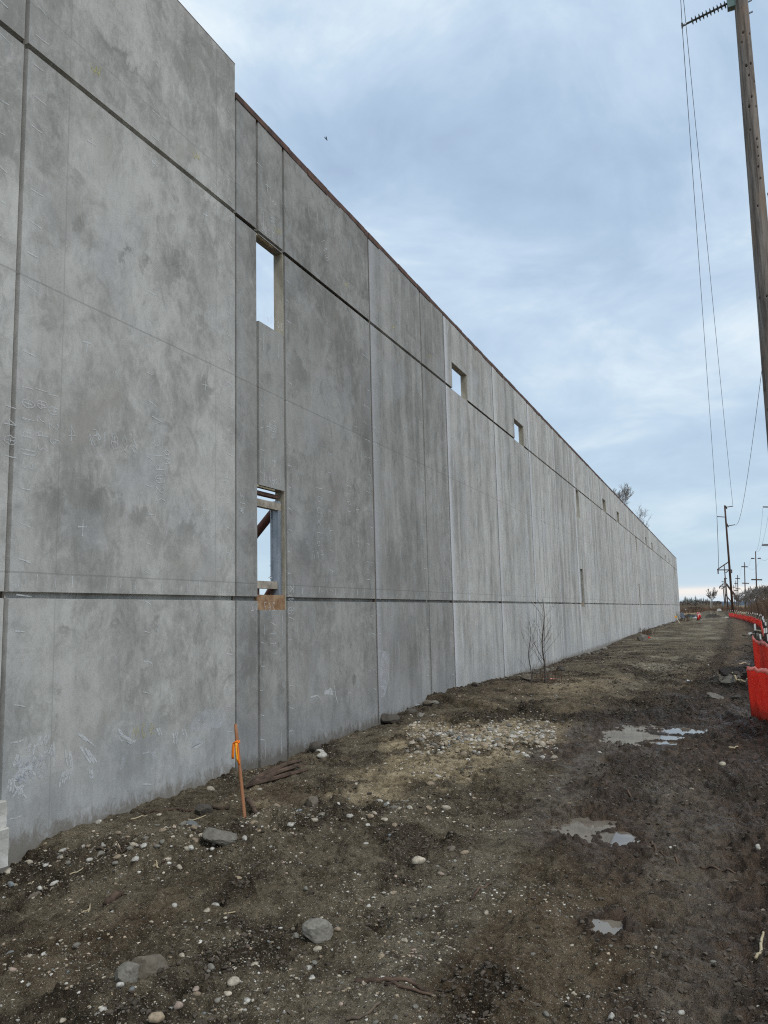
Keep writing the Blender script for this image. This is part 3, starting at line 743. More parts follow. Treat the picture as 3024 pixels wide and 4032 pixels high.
ticks(8.90, 3.75, 5.7, .08, .8); ticks(8.86, 7.2, 8.4, .12, .6); ticks(15.12, .6, 6.8, .14, .75); ticks(16.72, .5, 6.8, .14, .85); ticks(12.3, .6, 8, .1, .5)
vticks(9.75, 12.4, 2.16, .11, .8, .26); vticks(13.0, 16.6, 2.16, .10, .5, .3); vticks(10, 12.4, 6.3, .2, .3, .35); vticks(10, 12.3, 8.1, .14, .7, .3)
vticks(8.98, 9.5, 1.58, .26, 1, .46); vticks(8.98, 9.5, .05, .3, 1, .44); vticks(8.98, 9.45, 5.45, .28, 1, .42); vticks(9.0, 9.45, 3.65, .3, 1, .4); vticks(9.0, 9.45, 7.2, .25, 1, .42)
crosses(11.95, (3.05, 3.58, 5.0), .12); crosses(9.12, (2.35, 4.4, 7.9), .12); crosses(9.25, (3.95,), .09)
# handwriting, mirrored as it came off the casting bed
text('2072d|', 1113, 1303, .10); text('72@2', 1078, 945, .10); text('2@72', 1092, 1912, .09); text('267 02', 1082, 2404, .11)
text('1@1d|3', 85, 1508, .12, -88, False, adv=1.15); text('|@2d3', 138, 1518, .11, -86, False, adv=1.2); text('1@25', 186, 1540, .11, -86, False, adv=1.3)
text('60@15 4', 536, 1785, .15, 3, True); text('44', 400, 1745, .12, 20); text('A=51d@2C', 595, 1640, .14, -84, False, adv=.9); text('0M', 640, 1770, .10, -84, False)
text('14@1', 14, 1580, .12, -88, False, adv=1.2)
text('100x16', 1245, 1905, .18, -90, False, w=.008); text('11@dz', 1365, 1900, .14, -90, False); text('<@4x', 1158, 2462, .16, 90, False)
text('12@4', 1065, 1645, .12, -90, False, w=.008, adv=.6); text('7+41', 1065, 2440, .14, -90, False, w=.008); text('3 w', 1063, 770, .16, -90, False)
text('4wn', 1275, 2200, .16, 3, True, w=.008); text('14@', 1262, 940, .14, -60, False, w=.008); text('1oC', 862, 1880, .12, -86, False, w=.008); text('31w', 945, 1940, .1, -90, False)
# yellow crayon marks
for (px, py, s) in ((372, 272, 20), (768, 610, 16), (1094, 905, 14), (1362, 1115, 12), (1548, 1282, 10), (1690, 1400, 7)):
    pst([(px-s, py-s), (px-s*.3, py+s), (px+s*.2, py-s*.4), (px+s*.6, py+s*1.3), (px+s, py-s*.2)], .016, 'yellow'); pst([(px-s*.4, py+s*.2), (px+s*.4, py+s*.9)], .014, 'yellow')
# trowel-like white scribbles low on the near panel
def scrib(px, py, n, dx, dy, lx, ly, w=.016, mat='chalk'):
    for k in range(n):
        x0 = px+k*dx+random.uniform(-3, 3); y0 = py+k*dy+random.uniform(-4, 4); j = random.uniform(.75, 1.25)
        pst([(x0, y0), (x0+lx*j*.5+random.uniform(-3, 3), y0+ly*j*.55), (x0+lx*j, y0+ly*j)], w, mat)
for a in ((60, 2975, 4, 9, 3, -14, 36), (110, 2930, 4, 9, 2, -8, 28), (72, 3030, 4, 9, -2, -18, 34), (125, 2985, 5, 9, -2, -10, 40), (75, 3060, 3, 8, 2, 24, -45), (30, 3070, 4, 8, 0, -6, 40), (55, 3090, 4, 8, 5, 14, 30),
          (205, 2925, 1, 1, 1, 0, 75), (255, 2955, 3, 9, 0, 8, 60), (305, 2890, 3, 10, 6, 40, 34), (310, 2940, 3, 9, 3, 34, 55), (330, 2950, 3, 8, 0, 30, 44), (240, 3040, 5, 9, -3, -10, 44), (345, 3035, 3, 6, 0, 3, 28),
          (460, 2870, 3, 6, 3, 10, 18), (675, 2895, 4, 6, -2, 2, 36), (715, 2875, 3, 7, 0, 6, 22), (610, 2870, 3, 7, 0, 8, 24), (150, 2905, 5, 10, -3, -12, 26), (180, 2940, 4, 8, -2, -10, 30), (40, 3140, 3, 14, -14, 30, -34), (90, 3010, 3, 10, 4, 20, 30)):
    scrib(*a)
for a in ((70, 3000, 6, 26, -9, 14, 36), (60, 3050, 5, 26, -8, 18, 30)): scrib(*a, w=.05, mat='chalkfaint')
def smear(poly, mat='chalkfaint', sub=3):
    q = [at_wall(*p) for p in poly]; i = panel_of(q[0][1]); mb = MARKS.setdefault((i, mat), MB()); xo = (.012 if i < 2 else 0)+.0012
    pts = []
    n = len(q)
    for k in range(n):
        a, b = q[k], q[(k+1) % n]
        for t in range(sub):
            f = t/sub; pts.append((xo, a[1]*(1-f)+b[1]*f-8.3+random.uniform(-.02, .02), a[2]*(1-f)+b[2]*f+random.uniform(-.02, .02)))
    mb.add(pts, [tuple(range(len(pts)-1, -1, -1))])
smear([(760, 2835), (800, 2792), (880, 2785), (888, 2850), (850, 2868), (790, 2876), (740, 2880)]); smear([(740, 2915), (770, 2900), (790, 2915), (760, 2930)])
smear([(460, 2880), (520, 2905), (530, 2925), (505, 2920), (470, 2895)], 'chalk'); smear([(455, 2905), (500, 2930), (520, 2938), (500, 2938)], 'chalk')
smear([(492, 2960), (500, 2965), (480, 3025), (470, 3028), (478, 2990)]); smear([(585, 2955), (605, 2965), (618, 3000), (600, 2985)]); smear([(705, 2950), (760, 2940), (800, 2915), (795, 2925), (755, 2948)], 'chalk')
smear([(1275, 2725), (1300, 2712), (1312, 2722), (1310, 2735), (1280, 2738)], 'chalk'); pst([(1316, 2700), (1320, 2735), (1330, 2770)], .02); pst([(1225, 2745), (1250, 2738), (1262, 2752)], .02); pst([(1372, 2730), (1380, 2725), (1378, 2742)], .014)
smear([(1505, 2560), (1535, 2570), (1530, 2660), (1515, 2740), (1500, 2745), (1498, 2640)]); smear([(1785, 2640), (1770, 2720), (1755, 2745), (1775, 2690)])
text('MCe', 520, 2915, .13, 4, False, w=.012, mat='yellow')
for (i, mat), mb in MARKS.items():
    nm = {'chalk': 'chalk_marks', 'chalkfaint': 'chalk_smear', 'yellow': 'crayon_marks', 'stain': 'damp_stain'}[mat]
    pan, y0, y1 = PANELS[i]; o = mb.build(nm, M[mat], pan); o['kind'] = 'stuff'; o.location = (0, 8.3-(y0+(.011 if y0 < 8 else (.015 if y0 < 16 else .021))), 0)

# ------------------------------------------------------------------ stones
def pebble_mesh(name, seed, angular=False, sub=2):
    r = random.Random(seed); bm = bmesh.new()
    if angular:
        bmesh.ops.create_icosphere(bm, subdivisions=sub, radius=1)
        pl = [(Vector((r.gauss(0, 1), r.gauss(0, 1), r.gauss(0, 1))).normalized(), r.uniform(.62, .95)) for _ in range(13)]
        ph = [r.uniform(0, 6) for _ in range(6)]
        for v in bm.verts:
            d = v.co.normalized(); q = min([1.05]+[k/max(1e-3, n.dot(d)) for n, k in pl if n.dot(d) > .05])
            q *= 1+.05*math.sin(5*d.x+ph[0])*math.sin(6*d.y+ph[1]+3*d.z)+.012*math.sin(13*d.z+ph[2]+9*d.x+4*d.y)+.018*r.uniform(-1, 1); v.co = d*q
    else:
        bmesh.ops.create_icosphere(bm, subdivisions=sub, radius=1)
        k = [Vector((r.gauss(0, 1), r.gauss(0, 1), r.gauss(0, 1))) for _ in range(4)]
        for v in bm.verts:
            d = v.co.normalized(); f = 1+sum(.09*math.sin(2.1*d.dot(q)+i) for i, q in enumerate(k)); v.co = d*f
    me = bpy.data.meshes.new(name); bm.to_mesh(me); bm.free()
    if not angular: me.polygons.foreach_set('use_smooth', [True]*len(me.polygons))
    return me
PEB = [pebble_mesh('pebble_shape', 100+i) for i in range(8)]
ANG = [pebble_mesh('angular_stone_shape', 300+i, True, 2) for i in range(7)]
ROCK = [pebble_mesh('broken_rock_shape', 400+i, True, 4) for i in range(7)]
for q in PEB+ANG+ROCK: q.materials.append(M['stone'])
TINT = {'white': (.62, .59, .52), 'cream': (.54, .47, .36), 'tan': (.40, .31, .21), 'grey': (.24, .225, .19), 'blue-grey': (.20, .225, .23), 'dark': (.075, .068, .058), 'brown': (.19, .16, .12), 'pink': (.46, .35, .28), 'greenish': (.24, .265, .22)}
def put_stone(p, sz, tint, label, group=None, ang=False, name='pebble', cat='stone', flat=.62, rz=None, sink=.40, mat=None):
    me = random.choice((ROCK if name in ('broken_rock', 'boulder') else ANG) if ang else PEB)
    if mat: me = me.copy(); me.materials.clear(); me.materials.append(mat)
    o = bpy.data.objects.new(name, me); COL.objects.link(o)
    sz = sz*(1.3 if ang else 1.0)
    if name in ('broken_rock', 'boulder'): sink = .22
    a, b, c = sz*.5*random.uniform(.95, 1.15), sz*.5*random.uniform(.68, .85), sz*.5*flat*random.uniform(.85, 1.1)
    o.scale = (a, b, c); o.rotation_euler = (random.uniform(-.25, .25), random.uniform(-.25, .25), random.uniform(0, 6.28) if rz is None else rz)
    o.location = (p[0], p[1], p[2]+c*(1-2*sink)*.85)
    t = TINT[tint]; k = random.uniform(.75, 1.05); o.color = (min(1, t[0]*k), min(1, t[1]*k), min(1, t[2]*k), 1)
    tag(o, label, cat, group); return o
def px_stone(px, py, wpx, tint, label, ang=False, group=None, **kw):
    p = at_ground(px, py); dist = float((np.array([p[0], p[1], p[2]-CAM_H])@CF)); return put_stone(p, wpx*dist/FOC, tint, label, group, ang, **kw)
NAMED = [
 (918, 3860, 56, 'cream', 'round cream cobble lowest centre-left, largest pale one in the foreground'), (998, 3788, 46, 'cream', 'smooth cream cobble just above the round foreground cobble'),
 (831, 3812, 34, 'grey', 'grey cobble left of the smooth cream cobble'), (974, 3926, 34, 'white', 'flat white pebble with grey spot below the round foreground cobble'), (775, 3912, 36, 'tan', 'tan cobble touching a pink one left of the round cobble'),
 (770, 3890, 32, 'pink', 'pink cobble touching a tan one left of the round cobble'), (700, 3980, 40, 'pink', 'pale pinkish cobble close to the bottom edge'), (615, 4014, 66, 'tan', 'large tan cobble cut by the bottom edge'),
 (738, 3350, 30, 'cream', 'upright cream cobble below the grey boulder near the stake'), (936, 3460, 30, 'tan', 'lone tan pebble on bare soil right of the spoil ridge'), (685, 3566, 28, 'white', 'white pebble at the foot of the spoil ridge'),
 (850, 3556, 38, 'white', 'flat white stone in the pair right of the ridge foot'), (815, 3580, 34, 'cream', 'cream stone, left of the pair at the ridge foot'), (333, 3668, 34, 'cream', 'cream stone on the left slope near the bottom'),
 (1284, 3632, 42, 'cream', 'long cream cobble leaning on the grey broken stone'), (1328, 3662, 32, 'tan', 'yellowish stone beside the long cream cobble'), (1238, 3780, 30, 'grey', 'small grey stone right of the smooth cream cobble'),
 (1647, 3402, 50, 'cream', 'big cream cobble alone in the middle of the track'), (1830, 3355, 32, 'tan', 'tan cobble at the right end of the track stone row'), (1775, 3354, 38, 'brown', 'brown flat stone in the track stone row'), (1735, 3433, 28, 'pink', 'pinkish stone below the track stone row'),
 (1757, 3180, 36, 'cream', 'upright cream cobble halfway up the track'), (1665, 3152, 34, 'cream', 'right one of the touching cream cobbles on the track'), (1648, 3148, 26, 'white', 'left one of the touching cream cobbles on the track'),
 (1696, 3090, 40, 'tan', 'big tan cobble at the lower edge of the sandy patch'), (1865, 3135, 26, 'tan', 'tan oval pebble right of the upright track cobble'), (1497, 3156, 22, 'white', 'white round pebble left of the sandy track cobbles'),
 (2843, 3016, 32, 'cream', 'pale stone alone on dark mud below the fence'), (2362, 2960, 16, 'white', 'white chip left of the broad puddle'), (2075, 2916, 26, 'cream', 'cream cobble at the right end of the cobble patch'),
 (2115, 2862, 22, 'white', 'white cobble on top of the cobble patch'), (1910, 2935, 40, 'tan', 'largest tan cobble in the cobble patch'), (1262, 2960, 34, 'white', 'flat white stone near the wall beyond the rotten log'),
 (1266, 2985, 40, 'white', 'white broken stone just below the flat white stone by the wall'), (988, 3232, 24, 'cream', 'cream pebble with a dark spot beside the stake foot'), (1086, 3238, 18, 'white', 'white oval pebble right of the stake foot'),
 (1058, 3258, 18, 'cream', 'cream round pebble below the oval one near the stake'), (790, 3270, 18, 'white', 'white round pebble left of the grey boulder'), (386, 3240, 28, 'white', 'white stone on the soil crest against the wall'),
 (180, 3407, 20, 'white', 'bright white shell-like pebble on the left slope'), (214, 3483, 30, 'white', 'white flat stone on the left slope'), (828, 3108, 32, 'cream', 'cream flat stone on the slope left of the stake top'),
 (626, 3212, 20, 'cream', 'cream pebble below the soil crest by the near panel'), (1451, 3553, 24, 'white', 'white stone at the right end of the ridge foot line'), (1252, 3728, 40, 'cream', 'cream lump below the grey broken stone'),
 (1440, 3330, 26, 'white', 'white pebble left of the track stone row'), (50, 3820, 34, 'pink', 'pinkish stone at the left picture edge'), (36, 3762, 40, 'blue-grey', 'flat blue-grey stone at the left picture edge'), (170, 3762, 26, 'white', 'white stone near the left edge'),
 (440, 3858, 26, 'grey', 'grey chip left of the two broken rocks'), (470, 3925, 40, 'white', 'flat white stone below the two broken rocks'), (405, 3990, 34, 'white', 'white stone near the bottom left'), (1230, 3835, 26, 'white', 'white stone right of the round foreground cobble'),
 (1342, 3940, 22, 'pink', 'salmon-pink cube-like pebble near the bottom centre'), (860, 3920, 34, 'grey', 'split grey pebble below the grey cobble'), (1480, 4010, 34, 'grey', 'grey pebble at the bottom centre edge'), (1100, 3585, 14, 'cream', 'cream chip right of the ridge foot'),
 (2010, 3590, 20, 'white', 'white chip on wet gravel left of the tiny puddle'), (2150, 3990, 30, 'grey', 'grey pebble at the bottom edge right of centre'), (2440, 3890, 14, 'white', 'white pebble on smooth mud near the bottom right'), (2660, 3330, 18, 'cream', 'cream flake on mud right of the small puddle'), (2640, 3340, 14, 'white', 'white flake beside the cream flake on mud'),
 (2985, 3340, 30, 'white', 'white stone on the dark right verge'), (2098, 3760, 20, 'grey', 'bluish pebble low in the middle of the gravel'), (2250, 3715, 20, 'cream', 'cream pebble below the tiny puddle')]
USED = []
for (px, py, w, t, lab) in NAMED:
    px_stone(px, py, w, t, lab); q = at_ground(px, py); USED.append((q[0], q[1]))
for (px, py, w, t, lab, kw) in [
 (870, 3298, 112, 'grey', 'rounded grey boulder half buried left of the stake', dict(flat=.5, cat='boulder', name='boulder')), (1246, 3690, 90, 'grey', 'grey-brown broken stone with a cobble leaning on it', dict(flat=.7, name='broken_rock', cat='rock')),
 (500, 3880, 92, 'grey', 'slanting grey broken rock, left of the pair in the foreground', dict(flat=.75, name='broken_rock', cat='rock')), (590, 3850, 110, 'brown', 'brown broken rock, right of the pair in the foreground', dict(flat=.85, name='broken_rock', cat='rock')),
 (1228, 3185, 66, 'brown', 'earthy clod-like rock right of the stake on smooth soil', dict(flat=.7, name='broken_rock', cat='rock')), (800, 3200, 56, 'dark', 'dark wet rock between the boulder and the near panel', dict(flat=.7, name='broken_rock', cat='rock')),
 (135, 3522, 40, 'brown', 'small cut block of brown stone on the left slope', dict(flat=.8, name='broken_rock', cat='rock')), (755, 3245, 52, 'blue-grey', 'blue-grey flat stone above the boulder', dict(flat=.3, name='broken_rock', cat='rock')),
 (1245, 2952, 40, 'dark', 'black rounded rock beside the wall beyond the rotten log', dict(flat=.8, name='broken_rock', cat='rock')), (2530, 2522, 36, 'grey', 'grey boulder beside the red bag far along the wall', dict(flat=.75, name='boulder', cat='boulder')),
 (1535, 2835, 60, 'dark', 'dark lump of soil and stone against the wall foot', dict(flat=.7, name='broken_rock', cat='rock')), (2205, 2644, 30, 'dark', 'dark block by the wall right of the saplings', dict(flat=.8, name='broken_rock', cat='rock')), (2206, 2640, 20, 'white', 'white stone behind the saplings', dict(flat=.6)),
 (2075, 2680, 50, 'brown', 'rusty brown lump at the foot of the smaller sapling', dict(flat=.5, name='broken_rock', cat='rock'))]:
    px_stone(px, py, w, t, lab, True, **kw)

def slab_mesh(seed):
    r = random.Random(seed); n = r.randint(5, 7); ang = sorted(r.uniform(0, 6.28) for _ in range(n)); bm = bmesh.new()
    ring = [Vector((math.cos(a)*r.uniform(.75, 1), math.sin(a)*r.uniform(.7, 1), 0)) for a in [2*math.pi*(k+r.uniform(-.3, .3))/n for k in range(n)]]
    lo_ = [bm.verts.new((p.x*.93, p.y*.93, -.42+r.uniform(-.1, .1))) for p in ring]; hi = [bm.verts.new((p.x, p.y, .38+r.uniform(-.16, .16))) for p in ring]
    bm.faces.new(lo_[::-1]); bm.faces.new(hi)
    for k in range(n): bm.faces.new((lo_[k], lo_[(k+1) % n], hi[(k+1) % n], hi[k]))
    bmesh.ops.triangulate(bm, faces=bm.faces[:]); bmesh.ops.subdivide_edges(bm, edges=bm.edges[:], cuts=3, use_grid_fill=True)
    for v in bm.verts: v.co += Vector((r.gauss(0, .03), r.gauss(0, .03), r.gauss(0, .045)))
    me = bpy.data.meshes.new('slab_shape'); bm.to_mesh(me); bm.free(); return me
# rubble of asphalt slabs beside the fence, and along the wall foot
for i, (px, py, w, h, mk, lab) in enumerate([
 (2830, 2700, 30, 26, 'rockgrey', 'upright grey slab at the left of the rubble heap'), (2885, 2712, 62, 24, 'rockgrey', 'long brownish slab lying at the front of the rubble heap'), (2935, 2690, 28, 28, 'rockgrey', 'squarish grey slab at the right of the rubble heap'),
 (2905, 2678, 34, 30, 'asphalt', 'dark brown chunk in the middle of the rubble heap'), (2952, 2668, 44, 26, 'asphalt', 'dark slab leaning at the back right of the rubble heap'), (2870, 2668, 60, 22, 'asphalt', 'broad dark slab on top of the rubble heap'),
 (2840, 2672, 36, 18, 'asphalt', 'dark flat chunk at the back left of the rubble heap'), (2808, 2690, 32, 16, 'asphalt', 'low dark chunk left of the rubble heap'), (2935, 2640, 44, 18, 'asphalt', 'dark slab behind the rubble heap near the fence'),
 (2815, 2752, 54, 12, 'rockgrey', 'flat olive slab lying below the rubble heap'), (2905, 2752, 36, 18, 'asphalt', 'dark clod below the rubble heap by the fence'), (2935, 2505, 18, 9, 'rockgrey', 'grey slab on the verge far along the fence'), (2955, 2500, 14, 9, 'whitepost', 'white broken slab by the far fence'),
 (2972, 2505, 24, 12, 'rockgrey', 'grey broken slab resting against the far fence'), (2945, 2545, 22, 8, 'asphalt', 'dark slab on the verge beyond the rubble heap'), (2960, 2570, 20, 9, 'asphalt', 'dark brown clod by the fence beyond the heap'), (2925, 2595, 22, 9, 'asphalt', 'low dark clod beyond the rubble heap')]):
    p = at_ground(px, py); k = float(np.array([p[0], p[1], p[2]-CAM_H])@CF)/FOC
    me = slab_mesh(700+i); me.materials.append(M[mk]); o = bpy.data.objects.new('broken_slab', me); COL.objects.link(o)
    o.scale = (w*k*.74, w*k*.6, h*k*1.1); o.rotation_euler = (random.uniform(-.1, .6), random.uniform(-.4, .4), random.uniform(-.4, .4)); o.location = (p[0], p[1]+w*k*.3, p[2]+h*k*.38)
    tag(o, lab, 'slab', kind='thing')
wf = 0
for i in range(46):
    y = random.uniform(12.8, 100)**1.0 if i > 20 else random.uniform(12.9, 40)
    x = WALL_X+random.uniform(.12, .55); s = random.uniform(.07, .20)*(1+y/90)
    z = float(gh([x], [y])[0])
    tn = random.choice(['dark', 'dark', 'grey', 'brown']); band = next(t for lim, t in ((15.5, 'just beyond the rotten log'), (19, 'left of the saplings'), (24, 'behind the saplings'), (34, 'between the saplings and the second lower window'), (48, 'before the grey boulder'), (70, 'beyond the red bag'), (200, 'towards the far end')) if y < lim)
    put_stone((x, y, z), s, tn, f'{tn} broken chunk at the wall foot {band}', 'chunks along the wall foot '+band, True, 'wall_foot_chunk', 'rock', .55)

# the many smaller stones: the largest-looking as things, the rest one mass
def scatter():
    N = 100000
    r = 3.0*np.exp(rng.random(N)*math.log(30/3.0)); th = rad(88)+rng.random(N)*rad(50)
    x = r*np.cos(th); y = r*np.sin(th)
    wet, sand, grav, field, dark, pale = masks(x, y)
    cl = fbm(x*1.7, y*1.7, 3, 91)
    dens = np.clip(.20+.45*grav+.9*sand-.60*wet+3.2*(cl-.54), .03, 1)*np.where(x < WALL_X+.08, 0, 1)
    ridge = sst(.8, .1, np.abs(y-np.interp(x, [-5.3, -4.6, -4.0, -3.3, -2.6], [4.7, 5.1, 5.55, 6.2, 7.0])))*sst(-2.4, -3.2, x)
    dens = np.maximum(dens, .75*ridge)
    for q in PUD: dens = dens*sst(.95, 1.25, pud_e(x, y, q))
    keep = rng.random(N) < dens
    x, y, r, wet, sand = x[keep], y[keep], r[keep], wet[keep], sand[keep]
    n = len(x); s = .0050*np.power(1-rng.random(n), -.52); s = np.minimum(s, .007+.0034*r+.014*rng.random(n)**5)*(1+.6*sand*(rng.random(n) > .5))
    s = np.maximum(s, r*.0009)
    z = gh(x, y)
    # cobble patch below the gravel pad
    m = 1500; px = rng.uniform(1600, 2190, m); py = rng.normal(2895, 38, m); kk = (py > 2820) & (py < 2990)
    v = CF[None]+((px-1512)/FOC)[:, None]*CR[None]-((py-2016)/FOC)[:, None]*CU[None]; v = v*((-CAM_H)/v[:, 2])[:, None]
    cx, cy = v[kk, 0], v[kk, 1]; cs = rng.uniform(.03, .095, len(cx))*rng.uniform(.55, 1, len(cx))
    m = 1100; qx = rng.uniform(-5.2, -2.6, m); qy = np.interp(qx, [-5.3, -4.6, -4.0, -3.3, -2.6], [4.7, 5.1, 5.55, 6.2, 7.0])+rng.normal(0, .30, m)
    cx = np.r_[cx, qx]; cy = np.r_[cy, qy]; cs = np.r_[cs, np.minimum(.012*np.power(1-rng.random(m), -.45), .05)]
    x = np.r_[x, cx]; y = np.r_[y, cy]; s = np.r_[s, cs]; z = np.r_[z, gh(cx, cy)]; wet = np.r_[wet, np.zeros(len(cx))]; r = np.hypot(x, y)
    n = len(x)
    names = list(TINT); pr = np.array([.20, .26, .18, .17, .02, .06, .07, .03, .01]); ti = rng.choice(len(names), n, p=pr)
    ti = np.where((rng.random(n) < .45) & (s < .02), rng.choice([3, 5, 6, 2], n), ti)
    ti = np.where((s/r > .0045) & ((ti == 5) | (ti == 6)), rng.choice([0, 1, 2, 3], n), ti)
    order = np.argsort(-(s/r)); big = order[:230]; rest = order[230:]
    def zone(X, Y):
        if X < -2.9 and Y < 7.4: return 'on the spoil slope between the track and the near panel'
        if Y > 10: return 'in the sandy cobble patch below the gravel pad'
        if X > -.9: return 'pressed into the brown mud on the right of the track'
        if Y < 5: return 'on the foreground gravel near the bottom edge'
        return 'on the middle of the track'
    for i in big:
        zn = zone(x[i], y[i]); c = names[ti[i]]; sz = 'large' if s[i]/r[i] > .009 else 'small'
        put_stone((x[i], y[i], z[i]), s[i]*1.15, c, f'{sz} {c} pebble scattered {zn}', 'pebbles scattered '+zn, rng.random() < .5)
    # the mass
    bm = bmesh.new(); bmesh.ops.create_icosphere(bm, subdivisions=1, radius=1); bv = np.array([v.co[:] for v in bm.verts]); bf = np.array([[v.index for v in f.verts] for f in bm.faces]); bm.free()
    k = len(rest); nv = len(bv)
    ang = rng.random(k)*6.28; sc = np.stack([s[rest]*.5*rng.uniform(.9, 1.3, k), s[rest]*.5*rng.uniform(.6, .9, k), s[rest]*.5*rng.uniform(.4, .75, k)], 1)
    vv = bv[None]*(1+rng.uniform(-.16, .16, (k, nv, 1)))*sc[:, None, :]
    c, sn = np.cos(ang)[:, None], np.sin(ang)[:, None]
    X = vv[..., 0]*c-vv[..., 1]*sn+x[rest][:, None]; Y = vv[..., 0]*sn+vv[..., 1]*c+y[rest][:, None]; Z = vv[..., 2]+z[rest][:, None]+sc[:, 2:3]*.05
    V = np.stack([X, Y, Z], -1).reshape(-1, 3); Fc = (bf[None]+(np.arange(k)*nv)[:, None, None]).reshape(-1, 3)
    me = bpy.data.meshes.new('gravel'); me.vertices.add(len(V)); me.vertices.foreach_set('co', V.ravel()); me.loops.add(Fc.size); me.loops.foreach_set('vertex_index', Fc.ravel().astype(np.int32))
    me.polygons.add(len(Fc)); me.polygons.foreach_set('loop_start', (np.arange(len(Fc))*3).astype(np.int32)); me.polygons.foreach_set('use_smooth', np.zeros(len(Fc), bool)); me.update(calc_edges=True)
    col = np.array([TINT[q] for q in names])[ti[rest]]*rng.uniform(.5, 1.35, (k, 1))*(1-.35*wet[rest][:, None])
    ca = np.ones((k, nv, 4), np.float32); ca[..., :3] = col[:, None, :]
    at = me.attributes.new('tint', 'FLOAT_COLOR', 'POINT'); at.data.foreach_set('color', ca.ravel())
    me.materials.append(M['gravel']); o = bpy.data.objects.new('gravel', me); COL.objects.link(o)
    tag(o, 'fine mixed gravel scattered over the dirt track and spoil slope', 'gravel', None, 'stuff')
    # clods of churned mud
    N = 85000; r = 3.2*np.exp(rng.random(N)*math.log(40/3.2)); th = rad(84)+rng.random(N)*rad(48); x = r*np.cos(th); y = r*np.sin(th)
    wet, sand, grav, field, dark, pale = masks(x, y); cl = fbm(x*1.3, y*1.3, 3, 191)
    kp = (rng.random(N) < np.clip(.95*dark+.30*wet*(cl > .5)+.08, 0, 1)) & (x > WALL_X+.1)
    for q in PUD: kp &= pud_e(x, y, q) > 1.3
    x, y, r = x[kp], y[kp], r[kp]; k = len(x); s = np.minimum(.008*np.power(1-rng.random(k), -.5), .024+.002*r); s = np.maximum(s, r*.0018); z = gh(x, y)
    sc = np.stack([s*.5*rng.uniform(.8, 1.5, k), s*.5*rng.uniform(.7, 1.1, k), s*.5*rng.uniform(.45, .9, k)], 1); ang = rng.random(k)*6.28
    vv = bv[None]*(1+rng.uniform(-.42, .42, (k, nv, 1)))*sc[:, None, :]; c, sn = np.cos(ang)[:, None], np.sin(ang)[:, None]
    V = np.stack([vv[..., 0]*c-vv[..., 1]*sn+x[:, None], vv[..., 0]*sn+vv[..., 1]*c+y[:, None], vv[..., 2]+z[:, None]+sc[:, 2:3]*.2], -1).reshape(-1, 3)
    Fc = (bf[None]+(np.arange(k)*nv)[:, None, None]).reshape(-1, 3)
    me = bpy.data.meshes.new('mud_clods'); me.vertices.add(len(V)); me.vertices.foreach_set('co', V.ravel()); me.loops.add(Fc.size); me.loops.foreach_set('vertex_index', Fc.ravel().astype(np.int32))
    me.polygons.add(len(Fc)); me.polygons.foreach_set('loop_start', (np.arange(len(Fc))*3).astype(np.int32)); me.polygons.foreach_set('use_smooth', np.zeros(len(Fc), bool)); me.update(calc_edges=True)
    col = np.array([(.052, .040, .030)])*rng.uniform(.4, 2.2, (k, 1)); ca = np.ones((k, nv, 4), np.float32); ca[..., :3] = col[:, None, :]
    at = me.attributes.new('tint', 'FLOAT_COLOR', 'POINT'); at.data.foreach_set('color', ca.ravel())
    me.materials.append(M['gravel']); o = bpy.data.objects.new('mud_clods', me); COL.objects.link(o)
    tag(o, 'dark clods of churned mud over the wet parts of the ground', 'mud', None, 'stuff')
scatter()

# ------------------------------------------------------------------ sticks, straw, rotten log
def stick(pxs, w0, w1, mat, label, cat='stick', name='stick', lift=.008, seg=6, group=None):
    P = []
    for i in range(len(pxs)-1):
        a = at_ground(*pxs[i]); b = at_ground(*pxs[i+1])
        for t in range(seg): P.append(a*(1-t/seg)+b*(t/seg))
    P.append(at_ground(*pxs[-1]))
    org = P[0].copy(); Q = []
    for p in P:
        z = float(gh([p[0]], [p[1]])[0]); Q.append((p[0]-org[0]+random.uniform(-.006, .006), p[1]-org[1], z-org[2]+lift+random.uniform(-.003, .004)))
    mb = MB(); mb.tube(Q, list(np.linspace(w0, w1, len(Q))), 6); o = mb.build(name, mat, None, True); o.location = Vector(org)
    return tag(o, label, cat, group)
def log():
    r = empty('rotten_log', at_ground(1080, 3085)); o0 = np.array(r.location)
    for k in range(9):
        a = at_ground(965+k*4+random.uniform(-5, 5), 3112-k*4); b = at_ground(1200+random.uniform(-70, 10), 3030-k*3+random.uniform(-6, 8))
        n = 7; pts = []
        for t in range(n):
            f = t/(n-1); p = a*(1-f)+b*f; pts.append(tuple(p-o0+np.array([random.uniform(-.01, .01), random.uniform(-.01, .01), .02+.035*math.sin(f*3)*(k % 3)*.6+random.uniform(-.006, .006)])))
        mb = MB(); mb.tube(pts, [.010+.017*math.sin(.3+2.6*t/(n-1)) for t in range(n)], 6); mb.build('splinter', M['rotwood'], r, False)
    tag(r, 'dark rotten splintered log lying between the stake and the wall', 'log')
log()
stick([(975, 3165), (1000, 3205), (1022, 3240)], .026, .018, M['rotwood'], 'short grey-brown stick leaning beside the stake foot', lift=.05)
stick([(560, 3195), (700, 3190), (900, 3188)], .010, .014, M['rotwood'], 'long dark branch on the slope below the near panel')
stick([(380, 3345), (480, 3340), (560, 3352)], .012, .004, M['twig'], 'thin dark branch on the left slope')
stick([(430, 3345), (490, 3348)], .006, .004, M['straw'], 'pale straw end on the thin dark branch')
stick([(515, 3228), (580, 3212)], .006, .004, M['straw'], 'pale straw stalk near the top of the left slope')
stick([(675, 3275), (685, 3255)], .006, .004, M['straw'], 'upright straw stalk left of the boulder')
